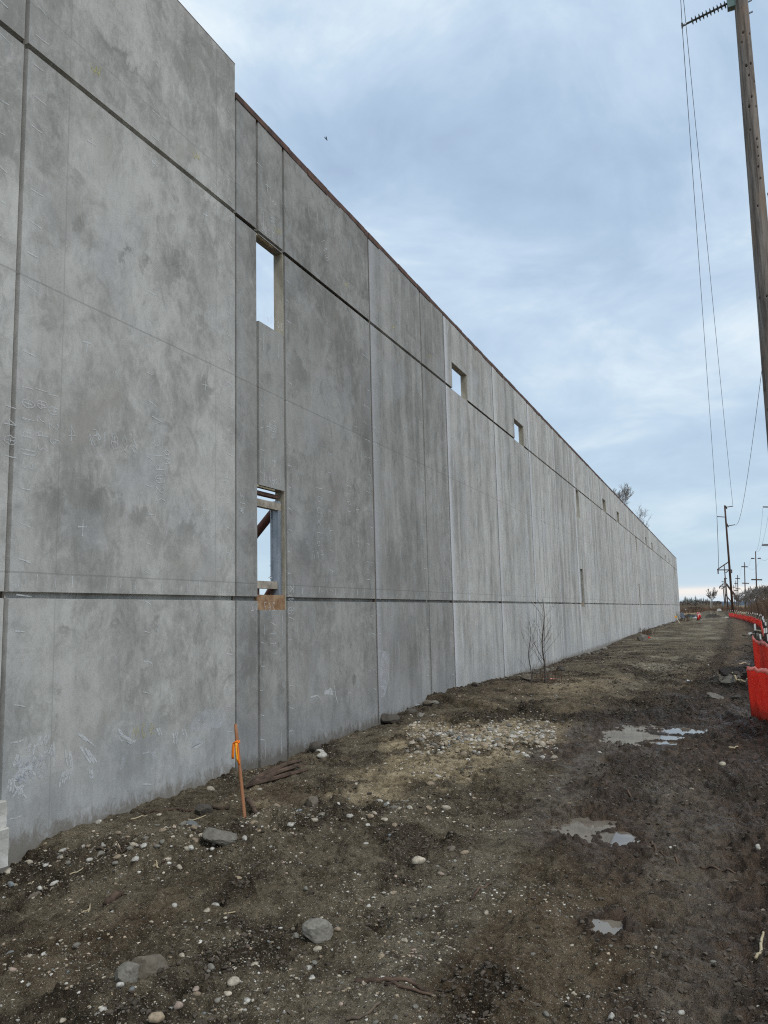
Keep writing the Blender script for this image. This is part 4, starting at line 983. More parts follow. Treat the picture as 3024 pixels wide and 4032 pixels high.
stick([(740, 3230), (810, 3215)], .006, .004, M['straw'], 'pale straw stalk above the boulder')
stick([(1362, 4000), (1440, 3980), (1500, 3950)], .008, .006, M['twig'], 'thin twig at the bottom centre')
stick([(1400, 3845), (1500, 3855), (1640, 3870), (1690, 3905)], .016, .008, M['rotwood'], 'long forked root in the centre foreground')
stick([(1520, 3870), (1600, 3895), (1700, 3905)], .010, .007, M['rotwood'], 'dark root piece below the forked root')
stick([(1855, 3535), (1900, 3500), (1935, 3480)], .010, .005, M['rotwood'], 'dark twig lying on the middle gravel')
stick([(275, 3448), (330, 3420)], .005, .003, M['straw'], 'straw stalk left of the brown bark')
stick([(350, 3590), (354, 3555)], .006, .004, M['straw'], 'short straw standing by the brown bark')
stick([(320, 3592), (350, 3580)], .006, .004, M['straw'], 'short straw lying by the brown bark')
stick([(55, 3510), (68, 3498)], .006, .004, M['straw'], 'tiny straw at the left edge of the slope')
stick([(110, 3490), (135, 3475)], .005, .004, M['straw'], 'tiny straw right of the left-edge straw')
stick([(880, 3605), (930, 3600)], .006, .004, M['straw'], 'curved straw right of the ridge foot')
stick([(420, 3560), (470, 3525), (480, 3518)], .030, .022, M['rotwood'], 'reddish brown bark slab on the left slope')
stick([(640, 3430), (655, 3385)], .009, .006, M['rotwood'], 'brown splinter standing on the spoil ridge')
stick([(620, 3425), (615, 3390)], .007, .005, M['straw'], 'tan splinter on the spoil ridge')
stick([(2980, 3770), (2995, 3720), (3008, 3680)], .010, .006, M['straw'], 'pale bent stalk at the right edge')
stick([(2560, 3310), (2600, 3360), (2660, 3375), (2670, 3395)], .010, .006, M['rotwood'], 'crooked dark root beside the thin puddle')
stick([(2760, 3420), (2830, 3425), (2900, 3445)], .009, .006, M['rotwood'], 'dark root lying over the thin puddle')
stick([(2870, 2950), (2905, 2945)], .016, .010, M['straw'], 'pale stick on the mud below the fence')
stick([(2470, 3115), (2510, 3145)], .012, .008, M['rotwood'], 'dark stick on the mud right of the small puddle')
stick([(2885, 2690-20), (2900, 2692), (2930, 2705), (2960, 2700)], .024, .018, M['straw'], 'curved pale hose-like root over the rubble heap', lift=.12)
stick([(2910, 2614), (2950, 2614)], .03, .02, M['straw'], 'pale stick on the dark verge by the fence')
stick([(2972, 2490), (3000, 2496)], .06, .05, M['paleWood'], 'pale board lying against the far fence', lift=.15)
# loose scraps
def scrap(name, px, py, w, d, mat, label, cat):
    p = at_ground(px, py); k = float(np.array([p[0], p[1], p[2]-CAM_H])@CF)/FOC; W = w*k; D = d; mb = MB(); nx, ny = 5, 4; P = []
    for i in range(nx):
        for j in range(ny): P.append(((i/(nx-1)-.5)*W, (j/(ny-1)-.5)*D, .05*W+abs(i-2)*.04*W+random.uniform(0, .06)*W))
    top = [(i*ny+j, (i+1)*ny+j, (i+1)*ny+j+1, i*ny+j+1) for i in range(nx-1) for j in range(ny-1)]
    mb.add(P, top); o = mb.build(name, mat); o.location = Vector(p); md = o.modifiers.new('thick', 'SOLIDIFY'); md.thickness = .003
    tag(o, label, cat)
scrap('paper_scrap', 2718, 2674, 27, .22, M['paper'], 'crumpled white paper scrap left of the rubble heap', 'paper')
scrap('paper_scrap', 1640, 2782, 26, .12, M['paper'], 'pale blue-white scrap at the wall foot', 'paper')
scrap('paint_mark_scrap', 2180, 2676, 24, .18, M['pinkpaint'], 'pink marking scrap beside the saplings', 'marker')
scrap('plastic_scrap', 885, 3262, 22, .05, M['teal'], 'teal plastic scrap on top of the boulder', 'scrap')

# ------------------------------------------------------------------ survey stake with ribbon
def stake():
    b = at_ground(965, 3240); Y = b[1]; t = at_depth(927, 2850, Y+.03)
    r = empty('survey_stake', b); d = Vector(t-b); n = 10; mb = MB()
    pts = [d*(k/n) for k in range(n+1)]; pts[0] = -d.normalized()*.12
    mb.tube(pts, [.0165]*n+[.013], 8); mb.build('rod', M['wood'], r, True)
    k = d*.81
    def strip(name, mat, pts, w):
        m = MB(); V = []
        for p in pts: V += [(p[0]-w/2, p[1], p[2]), (p[0]+w/2, p[1]+.004, p[2])]
        m.add(V, [(2*i, 2*i+1, 2*i+3, 2*i+2) for i in range(len(pts)-1)]); o = m.build(name, mat, r, True); q = o.modifiers.new('thick', 'SOLIDIFY'); q.thickness = .0015
    m = MB(); m.tube([k+Vector((-.028, -.02, -.012)), k+Vector((0, -.026, .004)), k+Vector((.024, -.02, .014))], [.008, .011, .007], 6)
    m.tube([k+Vector((.02*math.cos(a), .02*math.sin(a), .006*math.sin(a))) for a in np.linspace(0, 6.28, 13)], .009, 6, False); m.build('knot', M['ribbon'], r, True)
    strip('ribbon_tail', M['ribbon'], [k+Vector((-.018-.012*f, -.026-.008*math.sin(f*3), -.145*f)) for f in np.linspace(0, 1, 8)], .026)
    strip('ribbon_tail', M['ribbony'], [k+Vector((.004+.020*f, -.03-.008*math.sin(f*2.5), -.165*f)) for f in np.linspace(0, 1, 8)], .015)
    strip('ribbon_tail', M['ribbon'], [k+Vector((.012+.022*f, -.022, -.20*f)) for f in np.linspace(0, 1, 8)], .014)
    tag(r, 'reddish wooden survey stake tied with orange ribbon in the soil slope', 'stake')
    b = at_ground(2677, 2455); r = empty('survey_stake', b); t = at_depth(2656, 2421, b[1]+.3); m = MB(); d = Vector(t-b); m.beam(-d.normalized()*.1, d, .09, .05); m.build('rod', M['paleWood'], r)
    m = MB(); k = d*.75; m.beam(k+Vector((-.12, -.04, 0)), k+Vector((.1, -.04, .03)), .05, .16); m.build('ribbon_tail', M['ribbony'], r)
    tag(r, 'leaning pale lath with yellow ribbon at the far end of the wall', 'stake')
stake()

# ------------------------------------------------------------------ saplings and bare trees
def grow(mb, p, d, ln, rad_, depth, rnd, n=5, spread=.5, up=.25, minr=.0022, seg=4, kids=(2, 4), shrink=.62):
    pts = [p.copy()]; q = p.copy(); dd = d.copy()
    for i in range(seg):
        dd = (dd+Vector((rnd.gauss(0, .10), rnd.gauss(0, .10), rnd.gauss(0, .05)+up*.12))).normalized(); q = q+dd*ln/seg; pts.append(q.copy())
    rr = [max(minr, rad_*(1-.55*i/seg)) for i in range(seg+1)]
    mb.tube(pts, rr, n, False)
    if depth <= 0: return
    for k in range(rnd.randint(*kids)):
        f = rnd.uniform(.35, 1.0); i = min(seg-1, int(f*seg)); base = pts[i].lerp(pts[i+1], f*seg-i)
        ax = dd.orthogonal().normalized(); ax.rotate(Matrix.Rotation(rnd.uniform(0, 6.28), 3, dd)); nd = (dd+ax*rnd.uniform(spread*.6, spread*1.4)+Vector((0, 0, up*.5))).normalized()
        grow(mb, base, nd, ln*rnd.uniform(shrink*.8, shrink*1.2), max(minr, rr[i]*.58), depth-1, rnd, max(3, n-1), spread, up, minr, seg, kids, shrink)
def sapling(px, py, toppy, seed, label, rad0, nb):
    b = at_ground(px, py); rnd = random.Random(seed); h = at_depth(px, toppy, b[1])[2]-b[2]; r = empty('bare_sapling', b)
    tr = MB(); seg = 14; pts = [Vector((0.03*math.sin(k*.7)+.10*(k/seg)**2*h*.3, 0, -.08+(h+.08)*k/seg)) for k in range(seg+1)]
    tr.tube(pts, [rad0*(1-.85*k/seg)+.003 for k in range(seg+1)], 7); tr.build('trunk', M['bark'], r, True)
    cr = MB()
    for k in range(nb):
        f = .18+.75*k/nb; i = int(f*seg); p = pts[i]; a = rnd.uniform(0, 6.28); d = Vector((math.cos(a), math.sin(a)*.7, rnd.uniform(1.0, 1.7))).normalized()
        grow(cr, p, d, h*(.44-.28*f)*rnd.uniform(.7, 1.2), rad0*.30*(1-f*.6), 1, rnd, 4, .55, .5, .0018, 5, (2, 3), .45)
    cr.build('crown', M['bark'], r, True); tag(r, label, 'sapling', None)
sapling(2145, 2690, 2360, 5, 'taller dark leafless sapling standing in front of the wall', .022, 18)
sapling(2090, 2692, 2446, 9, 'shorter thin leafless sapling left of the taller one by the wall', .012, 11)
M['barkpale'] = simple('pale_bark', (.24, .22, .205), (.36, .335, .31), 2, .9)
def bare_tree(name, base, h, seed, label, group=None, mat='barkfar', minr=.02, depth=4, rad0=None, spread=.55, lean=0.0, width=1.0, tf=.40, bl=.29):
    rnd = random.Random(seed); r = empty(name, base); rad0 = rad0 or h*.018
    tr = MB(); th = h*tf; pts = [Vector((lean*k/5, 0, -.3+(th+.3)*k/5)) for k in range(6)]
    tr.tube(pts, [rad0*(1-.4*k/5) for k in range(6)], 7, False); tr.build('trunk', M[mat], r, True)
    cr = MB()
    for k in range(7):
        p = pts[rnd.randint(3, 5)]; a = rnd.uniform(0, 6.28); d = Vector((math.cos(a)*.55*width, math.sin(a)*.55*width, 1)).normalized()
        grow(cr, p, d, h*bl*rnd.uniform(.83, 1.17), rad0*.5, depth-1, rnd, 4, spread, .35, minr, 3, (3, 5), .64)
    cr.build('crown', M[mat], r, True); return tag(r, label, 'tree', group)
def tree_px(name, px, py_base, py_top, Y, seed, label, group=None, **kw):
    b = at_depth(px, py_base, Y); z = float(gh([b[0]], [b[1]])[0]); t = at_depth(px, py_top, Y)
    return bare_tree(name, (b[0], b[1], z), t[2]-z, seed, label, group, **kw)
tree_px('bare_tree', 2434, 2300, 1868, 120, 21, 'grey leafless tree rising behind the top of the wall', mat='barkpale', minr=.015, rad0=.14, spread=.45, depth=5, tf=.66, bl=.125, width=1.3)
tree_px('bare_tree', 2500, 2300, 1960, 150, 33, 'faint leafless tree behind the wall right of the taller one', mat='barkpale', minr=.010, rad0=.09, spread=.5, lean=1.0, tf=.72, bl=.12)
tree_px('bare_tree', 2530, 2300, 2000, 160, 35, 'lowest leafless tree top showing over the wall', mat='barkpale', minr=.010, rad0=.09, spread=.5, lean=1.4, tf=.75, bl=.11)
tree_px('bare_tree', 1090, 2300, 2190, 60, 36, 'leafless tree seen through the nearest lower window', minr=.03, rad0=.15)
tree_px('bare_tree', 2806, 2390, 2316, 430, 41, 'lone wispy leafless tree on the horizon left of the poles', minr=.05, rad0=.2, spread=.5, width=1.0, depth=4)
for i, (px, top, Y) in enumerate(((2915, 2338, 330), (2932, 2330, 320), (2948, 2322, 300), (2962, 2310, 290), (2975, 2304, 280), (2990, 2300, 270), (3004, 2306, 260), (3016, 2300, 255), (3030, 2305, 250))):
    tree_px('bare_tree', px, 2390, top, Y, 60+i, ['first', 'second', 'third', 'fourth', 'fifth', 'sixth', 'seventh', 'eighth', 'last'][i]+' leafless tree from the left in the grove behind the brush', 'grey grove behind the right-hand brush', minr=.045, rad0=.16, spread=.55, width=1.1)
# distant edge of woods: conifers over grey deciduous trees
def conifer(base, h, seed):
    rnd = random.Random(seed); r = empty('conifer_tree', base); t = MB(); t.tube([(0, 0, -.3), (0, 0, h*.96)], [h*.02, h*.004], 6); t.build('trunk', M['barkfar'], r)
    c = MB(); z = h*.10
    while z < h:
        R = h*.27*(1-z/h)**.8*rnd.uniform(.75, 1.15)+.06
        for k in range(14):
            a = rnd.uniform(0, 6.28); l = R*rnd.uniform(.6, 1.2); w = l*.75; d = Vector((math.cos(a), math.sin(a), 0)); s = Vector((-d.y, d.x, 0))
            p = Vector((0, 0, z)); e = p+d*l+Vector((0, 0, -l*.35)); m_ = p.lerp(e, .5)
            c.add([p, m_+s*w*.5, e, m_-s*w*.5, m_+Vector((0, 0, w*.35))], [(0, 1, 4), (1, 2, 4), (2, 3, 4), (3, 0, 4)])
        z += h*.045
    c.build('crown', M['conifer'], r); return r
cx = [(2690, 2356), (2701, 2350), (2709, 2352), (2716, 2354), (2724, 2352), (2733, 2350), (2741, 2345), (2748, 2354), (2757, 2355), (2763, 2352), (2772, 2354), (2780, 2356), (2788, 2349), (2683, 2358), (2795, 2356)]
for i, (px, py) in enumerate(cx):
    Y = 700+random.uniform(-40, 40); b = at_depth(px, 2386, Y); t = at_depth(px, py, Y)
    o = conifer((b[0], b[1], 0), t[2]*random.uniform(.85, 1.12), i); o.scale = (random.uniform(.8, 1.7),)*2+(1,); tag(o, 'tallest pointed conifer in the distant treeline' if py == 2345 else 'dark conifer in the distant treeline beyond the wall end', 'tree', None if py == 2345 else 'distant conifers')
for i in range(20):
    px = 2678+i*8.0+random.uniform(-3, 3); Y = 600+random.uniform(-50, 50)
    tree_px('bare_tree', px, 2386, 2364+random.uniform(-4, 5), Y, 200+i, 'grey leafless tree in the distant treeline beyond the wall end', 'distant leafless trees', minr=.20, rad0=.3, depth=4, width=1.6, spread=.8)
def brush(name, n, fx, fy, h0, h1, mat, label, w, minh=.0):
    mb = MB(); V = []; Fc = []
    for i in range(n):
        x, y = fx(), fy(); z = 0.0
        h = random.uniform(h0, h1)*(.95+.35*math.sin(x*.6+y*.11)*math.sin(y*.07+1)); lx = random.gauss(0, .22)*h; ly = random.gauss(0, .15)*h; k = len(V); a = random.uniform(0, 3.14); dx, dy = w*math.cos(a), w*math.sin(a)
        V += [(x-dx, y-dy, z-.05), (x+dx, y+dy, z-.05), (x+lx*.4, y+ly*.4+w, z+h*.5), (x+lx, y+ly, z+h), (x+lx*.4-dx*.7, y+ly*.4-dy*.7, z+h*.5), (x+lx*.4+dx*.7, y+ly*.4+dy*.7, z+h*.5)]
        Fc += [(k, k+1, k+5, k+4), (k+4, k+5, k+3), (k+2, k+4, k+3), (k+1, k+2, k+5)]
        for q in range(2):
            f = random.uniform(.35, .8); s = random.choice((-1, 1))*random.uniform(.12, .3)*h; k = len(V); bx, by, bz = x+lx*f*.8, y+ly*f*.8, z+h*f
            V += [(bx-dx*.5, by-dy*.5, bz), (bx+dx*.5, by+dy*.5, bz), (bx+s, by+s*.3, bz+abs(s)*1.1)]; Fc += [(k, k+1, k+2)]
    mb.v = V; mb.f = Fc; o = mb.build(name, M[mat]); tag(o, label, 'brush', None, 'stuff')
def rx(a, b): return lambda: random.uniform(a, b)
def thicket(name, n, pts, h0, h1, mat, label, w):
    Y = []
    def fy():
        y = random.uniform(pts[0], pts[1]); Y.append(y); return y
    mb_x = []
    def pair():
        y = random.uniform(pts[0], pts[1]); x = pts[2]+(y-pts[0])*pts[3]+random.uniform(0, 1)**1.3*pts[4]; return x, y
    st = {}
    def fx(): st['p'] = pair(); return st['p'][0]
    def fy2(): return st['p'][1]
    brush(name, n, fx, fy2, h0, h1, mat, label, w)
thicket('brush_thicket', 5200, (70, 190, 5.5, -.006, 22), 2.0, 3.6, 'brushred', 'tangled reddish brown brush thicket behind the orange fence', .03)
thicket('brush_thicket', 2600, (150, 330, 7.5, .02, 40), 2.2, 4.2, 'brushtan', 'paler brown brush farther behind the orange fence', .06)
thicket('brush_strip', 2200, (230, 330, -24, 0, 34), .7, 1.6, 'brushred', 'low rust-brown brush strip across the far field', .09)
thicket('brush_strip', 2600, (380, 560, -62, 0, 70), 1.6, 3.4, 'brushtan', 'grey-brown brush at the foot of the distant treeline', .14)
def weeds():
    for i, (px, py, lab, n, h) in enumerate(((2690, 2446, 'reddish dead weeds at the far end of the wall', 60, 1.3), (2550, 2500, 'reddish dead weeds beside the red bag', 70, .5), (2165, 2686, 'small dead weeds beside the taller sapling', 26, .45))):
        b = at_ground(px, py); mb = MB()
        for k in range(n):
            x, y = random.gauss(0, h*.45), random.gauss(0, h*.8); z = float(gh([b[0]+x], [b[1]+y])[0])-b[2]; hh = h*random.uniform(.4, 1); w = .006+.00012*b[1]
            mb.tube([(x, y, z-.03), (x+random.gauss(0, .1)*hh, y, z+hh*.6), (x+random.gauss(0, .22)*hh, y, z+hh)], [w, w*.8, w*.4], 3, False)
        o = mb.build('dead_weeds', M['brushred']); o.location = Vector(b); tag(o, lab, 'weeds')
weeds()
# far hill
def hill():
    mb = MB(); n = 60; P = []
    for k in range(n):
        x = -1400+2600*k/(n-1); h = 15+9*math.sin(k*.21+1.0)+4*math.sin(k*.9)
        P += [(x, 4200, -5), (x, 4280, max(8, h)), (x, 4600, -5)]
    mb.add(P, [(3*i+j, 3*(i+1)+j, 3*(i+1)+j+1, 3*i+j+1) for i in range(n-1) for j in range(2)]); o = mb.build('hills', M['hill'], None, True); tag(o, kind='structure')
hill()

# ------------------------------------------------------------------ silt fence
FL = [(1.10, 11.0), (.33, 15.0)]
FL2 = [(1.05, 18.6), (.86, 19.8), (.64, 21.2)]
FL3 = [(.82, 23.2), (1.04, 26.4), (1.25, 29.5), (1.42, 33), (1.62, 38), (1.9, 45), (2.15, 52)]
FL4 = [(2.17, 54), (2.38, 58), (2.56, 63), (2.70, 68), (2.78, 73), (2.78, 80), (2.74, 87), (2.62, 95), (2.42, 103), (2.18, 112), (1.86, 123), (1.45, 131), (1.0, 138)]
def fence(pts, h, label, hem, seed, fold=.08, lean=.0, postn=True, posth=1.12, sag=.10):
    rnd = random.Random(seed); b0 = pts[0]; r = empty('silt_fence', (b0[0], b0[1], 0))
    for i in range(len(pts)-1):
        a, b = Vector(pts[i]+(0,)), Vector(pts[i+1]+(0,)); L_ = (b-a).length; n = max(8, min(40, int(L_/.10))); d = (b-a)/L_; nr = Vector((d.y, -d.x, 0))
        mb = MB(); rows = 7; hm = MB(); sg = sag*rnd.uniform(.5, 1.3); ph = rnd.uniform(0, 6)
        for k in range(n+1):
            f = k/n; base = a.lerp(b, f); z0 = float(gh([base.x], [base.y], False)[0])-.06; top = h-sg*math.sin(f*math.pi)+rnd.uniform(-.003, .003)
            for j in range(rows+1):
                g = j/rows; w = (.014*math.sin(f*9+g*4+ph)+.004*math.sin(f*23+ph*2-g*7))*(.3+.7*math.sin(f*math.pi))+lean*g+.03*math.sin(f*math.pi)*(1-g)
                p = base+nr*w; mb.v.append((p.x-b0[0], p.y-b0[1], z0+(top+.06)*g))
            p = base+nr*((.014*math.sin(f*9+4+ph)+.004*math.sin(f*23+ph*2-7))*(.3+.7*math.sin(f*math.pi))+lean)
            zt = z0+top+.06; o_ = nr*(-.014)
            fd = fold*(1+.35*math.sin(f*7+ph))
            hm.v += [(p.x-b0[0]+nr.x*.012, p.y-b0[1]+nr.y*.012, zt-.01), (p.x-b0[0], p.y-b0[1], zt+.012), (p.x-b0[0]-nr.x*.02, p.y-b0[1]-nr.y*.02, zt-fd)]
        for k in range(n):
            for j in range(rows): q = k*(rows+1)+j; mb.f.append((q, q+rows+1, q+rows+2, q+1))
            for j in range(2): q = k*3+j; hm.f.append((q, q+3, q+4, q+1))
        o = mb.build('fabric', M['silt'], r, True); m = o.modifiers.new('thick', 'SOLIDIFY'); m.thickness = .004
        o = hm.build('hem', M['siltpink'] if hem else M['silt'], r, True); m = o.modifiers.new('thick', 'SOLIDIFY'); m.thickness = .004
    if postn:
        for i in range(len(pts)):
            p = pts[i]; reps = [0] if i == len(pts)-1 else ([0, .5] if math.dist(p, pts[i+1]) > 6 else [0])
            for f in reps:
                q = p if f == 0 else ((p[0]+pts[i+1][0])/2, (p[1]+pts[i+1][1])/2)
                x = q[0]-b0[0]+.07; y = q[1]-b0[1]+rnd.uniform(-.1, .1); z0 = float(gh([q[0]], [q[1]])[0]); hp = posth*rnd.uniform(.92, 1.08); ww = .016+.00009*q[1]
                m = MB(); tx = rnd.gauss(0, .03); m.beam((x, y, z0-.2), (x+tx*.7, y, z0+hp*.86), ww*2); po = m.build('post', M['blackpost'], r)
                m = MB(); m.beam((x+tx*.7, y, z0+hp*.86+.001), (x+tx, y, z0+hp), ww*2.15); m.build('post_tip', M['whitepost'], po)
    tag(r, label, 'fence'); return r
fence(FL, .82, 'bright orange-red silt fence section nearest the camera at the right edge', True, 1, postn=False, sag=.015)
fence(FL2, .86, 'orange-red silt fence section just behind the nearest one', True, 2, posth=1.05, sag=.03)
fence(FL3, .62, 'slack pink-hemmed silt fence with white-tipped posts at the right edge', True, 3, fold=.20, sag=.16, posth=1.05)
fence(FL4, .70, 'long red silt fence curving away towards the tall pole', False, 4, posth=1.05)

# ------------------------------------------------------------------ utility poles and wires
def near_pole():
    Y = 20.0; top = at_depth(2915, -900, Y); lo = np.array([1.434, Y, 0]); mid = np.array([1.53, Y, 16.7])
    d = (mid-lo)/mid[2]; r = empty('utility_pole', (lo[0], lo[1], float(gh([lo[0]], [lo[1]])[0])))
    H = 23.0; nz, na = 1100, 96; V = np.zeros((nz+1, na, 3)); zz = np.linspace(-.5, H, nz+1); an = np.arange(na)*2*math.pi/na
    R = .245-.0055*zz; R = np.maximum(R, .1); rr = R[:, None]*(1+.012*np.sin(an*5+1)[None]+.008*np.sin(an*13)[None]+.006*np.sin(zz*2)[:, None])
    holes = []
    for (px, py) in ((2928, 152), (2956, 150), (2923, 190), (2941, 283), (2960, 272), (2963, 406), (2952, 446), (2927, 430), (2981, 440), (2956, 538), (2984, 572), (2986, 605), (2989, 683), (2998, 728), (2986, 840), (2990, 640), (2975, 338), (2952, 322)):
        v = ray(px, py); p = at_depth(px, py, Y-.2); z = p[2]; ax = lo+d*z; off = p[0]-ax[0]
        Rz = .245-.0055*z; s = max(-.93, min(.93, off/Rz)); a = math.atan2(-math.sqrt(1-s*s), s); holes.append((z, a, random.uniform(.017, .032)))
    for k in range(16): holes.append((random.uniform(1, 9), random.uniform(3.3, 6.1), random.uniform(.015, .03)))
    for z, a, hr in holes:
        da = (an[None]-a+math.pi) % (2*math.pi)-math.pi; dist = np.sqrt((da*R[:, None])**2+((zz[:, None]-z)*.85)**2); rr = rr-.085*sst(hr, hr*.55, dist)
    V[..., 0] = rr*np.cos(an)[None]+(d[0]*zz)[:, None]; V[..., 1] = rr*np.sin(an)[None]; V[..., 2] = zz[:, None]
    i = np.arange(nz)[:, None]*na+np.arange(na)[None]; j = np.arange(nz)[:, None]*na+((np.arange(na)+1) % na)[None]
    Fq = np.stack([i, j, j+na, i+na], -1).reshape(-1, 4)
    me = bpy.data.meshes.new('pole_shaft'); me.from_pydata(V.reshape(-1, 3).tolist(), [], Fq.tolist()); me.polygons.foreach_set('use_smooth', [True]*len(me.polygons)); me.materials.append(M['pole'])
    o = bpy.data.objects.new('pole_shaft', me); COL.objects.link(o); o.parent = r
    org = np.array(r.location)
    tips = []
    for (px, py, side, nm) in ((2686, 102, -1, 'a'), (2655, -380, -1, 'b'), (3085, 760, 1, 'c')):
        tip = at_depth(px, py, Y); za = tip[2]+.10 if side < 0 else tip[2]-.05; root = lo+d*(za+.16); root = np.array([root[0]+side*(.245-.0055*za), Y, za+.18 if side < 0 else za+.12])
        tips.append(tip); t0 = Vector(tip-org); t1 = Vector(root-org); dv = (t0-t1)
        b = MB(); b.box((t1.x-.05 if side > 0 else t1.x-.16, -.09, t1.z-.20), (t1.x+.16 if side > 0 else t1.x+.05, .09, t1.z+.22)); br = b.build('bracket', M['bracket'], r) if side < 0 else None
        q = MB(); s0 = t1+dv*.10
        q.tube([s0, t0], .026, 10); ins = q.build('post_insulator', M['insul'], r, True)
        for k in range(10):
            c = t1+dv*(.17+.070*k); e = dv.normalized(); s = MB(); s.tube([c-e*.018, c-e*.004, c+e*.004, c+e*.018], [.030, .088, .090, .032], 14); s.build('shed', M['insul'], ins, True)
        s = MB(); s.tube([t0-dv.normalized()*.10, t0+dv.normalized()*.02], [.034, .03], 8); s.tube([t0+Vector((0, -.10, .01)), t0+Vector((0, .10, .01))], .022, 6); s.build('clamp', M['galv'], ins, True)
    for (px, py) in ((2952, 50), (2948, 5)):
        p = at_depth(px, py, Y)-org; s = MB(); s.beam((p[0]-.12, 0, p[2]-.03), (p[0]+.07, 0, p[2]+.01), .03); s.build('bolt', M['galv'], r)
    tag(r, 'thick weathered wooden utility pole with woodpecker holes at the right edge', 'utility pole')
    return tips
TIPS = near_pole()
def wire(a, b, sag, label, rad_=.012, n=40, grow_=0.0, group='overhead power wires'):
    a = Vector(a); b = Vector(b); P = []; R = []
    for k in range(n+1):
        f = k/n; p = a.lerp(b, f); p.z -= 4*sag*f*(1-f); P.append(p-a); R.append(rad_+grow_*f)
    mb = MB(); mb.tube(P, R, 5); o = mb.build('power_wire', M['wire'], None, True); o.location = a; tag(o, label, 'wire', group)
def far_pole(px, ytop, ybase, Y, rad_, mat, label, arms=(), pxbase=None, name='utility_pole'):
    t = at_depth(px, ytop, Y); bb = at_depth(pxbase or px, ybase, Y); z = 0.0
    f = (t[2]-0)/(t[2]-bb[2]) if abs(t[2]-bb[2]) > .01 else 1; base = t+(bb-t)*f
    r = empty(name, (base[0], base[1], 0)); d = Vector(t)-Vector(base); m = MB(); m.tube([-d.normalized()*1.0, d*.5, d], [rad_, rad_*.85, rad_*.66], 10); m.build('pole_shaft', M[mat], r, True)
    org = np.array([base[0], base[1], 0]); out = []
    for (xa, ya, xb, yb_, w, kind) in arms:
        A_ = at_depth(xa, ya, Y)-org; B_ = at_depth(xb, yb_, Y)-org; m = MB(); m.beam(A_, B_, w, w); m.build(kind, M[mat], r)
    tag(r, label, 'utility pole'); return r
far_pole(2853.6, 1990, 2413, 195, .27, 'creosote', 'tall dark brown pole with three side insulators near the fence end',
         ((2854, 1998, 2886, 1993, .16, 'post_insulator'), (2823, 2034, 2855, 2036, .16, 'post_insulator'), (2864, 2071, 2894, 2066, .16, 'post_insulator'), (2857, 1992, 2862, 2004, .25, 'bracket'), (2862, 2062, 2868, 2076, .25, 'bracket')), 2886)
P2 = [at_depth(2823, 2034, 195), at_depth(2886, 1993, 195), at_depth(2894, 2066, 195)]
for t, q, s, lab in zip(TIPS, P2, (2.2, 2.2, 2.4), ('left wire from the ribbed insulator down to the tall far pole', 'wire just right of the left wire running to the tall far pole', 'rightmost wire sweeping to the lowest arm of the tall far pole')):
    wire(t, q, s, lab, .008, 50, .028)
for t, lab in zip(TIPS[:2], ('short upper stretch of the left wire above the ribbed insulator', 'short upper stretch of the second wire at the top edge')):
    wire(t, (t[0]+.9, -120, t[2]+.5), 1.5, lab, .008, 40)
far_pole(2851, 2222, 2400, 380, .30, 'darkpole', 'dark pole with slanted crossarm and push brace behind the tall pole',
         ((2824, 2243, 2868, 2213, .45, 'brace_arm'), (2824, 2244, 2882, 2244, .45, 'crossarm'), (2857, 2256, 2872, 2244, .35, 'brace_arm'), (2827, 2246, 2828, 2260, .5, 'insulator'), (2881, 2243, 2881, 2257, .5, 'insulator'), (2859, 2298, 2911, 2368, .8, 'push_brace'), (2856, 2341, 2880, 2371, .5, 'push_brace')), 2867)
far_pole(2852, 2275, 2396, 520, .34, 'darkpole', 'short-armed pole behind the pole with push brace', ((2841, 2291, 2853, 2291, .5, 'crossarm'), (2852, 2278, 2863, 2278, .5, 'crossarm')), 2859)
far_pole(2846, 2297, 2392, 620, .42, 'darkpole', 'small dark pole with triangular arm, leftmost on the skyline', ((2833, 2310, 2850, 2298, .6, 'brace_arm'), (2833, 2311, 2858, 2310, .6, 'crossarm'), (2839, 2320, 2852, 2312, .5, 'brace_arm'), (2833, 2311, 2834, 2318, .6, 'insulator')), 2855)
wire(at_depth(2823, 2034, 195), at_depth(2828, 2260, 380), 3, 'wire from the tall far pole to the pole with push brace', .055, 24, .05)
R1 = ('darkpole',)
far_pole(2975, 2171, 2395, 292, .24, 'darkpole', 'grey double-crossarm pole rising from the grove on the right', ((2957, 2199, 2971, 2199, .34, 'crossarm'), (2983, 2199, 2996, 2198, .34, 'crossarm'), (2958, 2282, 3001, 2283, .42, 'crossarm')), 2981)
far_pole(2931, 2214, 2395, 366, .26, 'darkpole', 'grey double-crossarm pole, second from the right', ((2919, 2231, 2944, 2232, .40, 'crossarm'), (2921, 2296, 2949, 2297, .40, 'crossarm')), 2936)
far_pole(2904, 2264, 2392, 519, .32, 'darkpole', 'small double-crossarm pole, third from the right', ((2895, 2278, 2914, 2278, .50, 'crossarm'), (2896, 2318, 2916, 2319, .50, 'crossarm')), 2907)
far_pole(2897, 2286, 2392, 655, .34, 'darkpole', 'tiny double-crossarm pole left of the third one', ((2891, 2297, 2904, 2297, .55, 'crossarm'), (2891, 2325, 2905, 2325, .55, 'crossarm')), 2900)
far_pole(2889, 2304, 2392, 778, .36, 'darkpole', 'tiniest crossarm pole in the right-hand row', ((2884, 2312, 2895, 2312, .6, 'crossarm'), (2884, 2336, 2896, 2336, .6, 'crossarm')), 2892)
far_pole(3049, 1960, 2395, 160, .22, 'darkpole', 'nearest double-crossarm pole, only arm ends showing at the right edge', ((3004, 1996, 3095, 1998, .20, 'crossarm'), (3000, 2143, 3098, 2146, .16, 'crossarm'), (3000, 2148, 3098, 2151, .16, 'crossarm')), 3056)
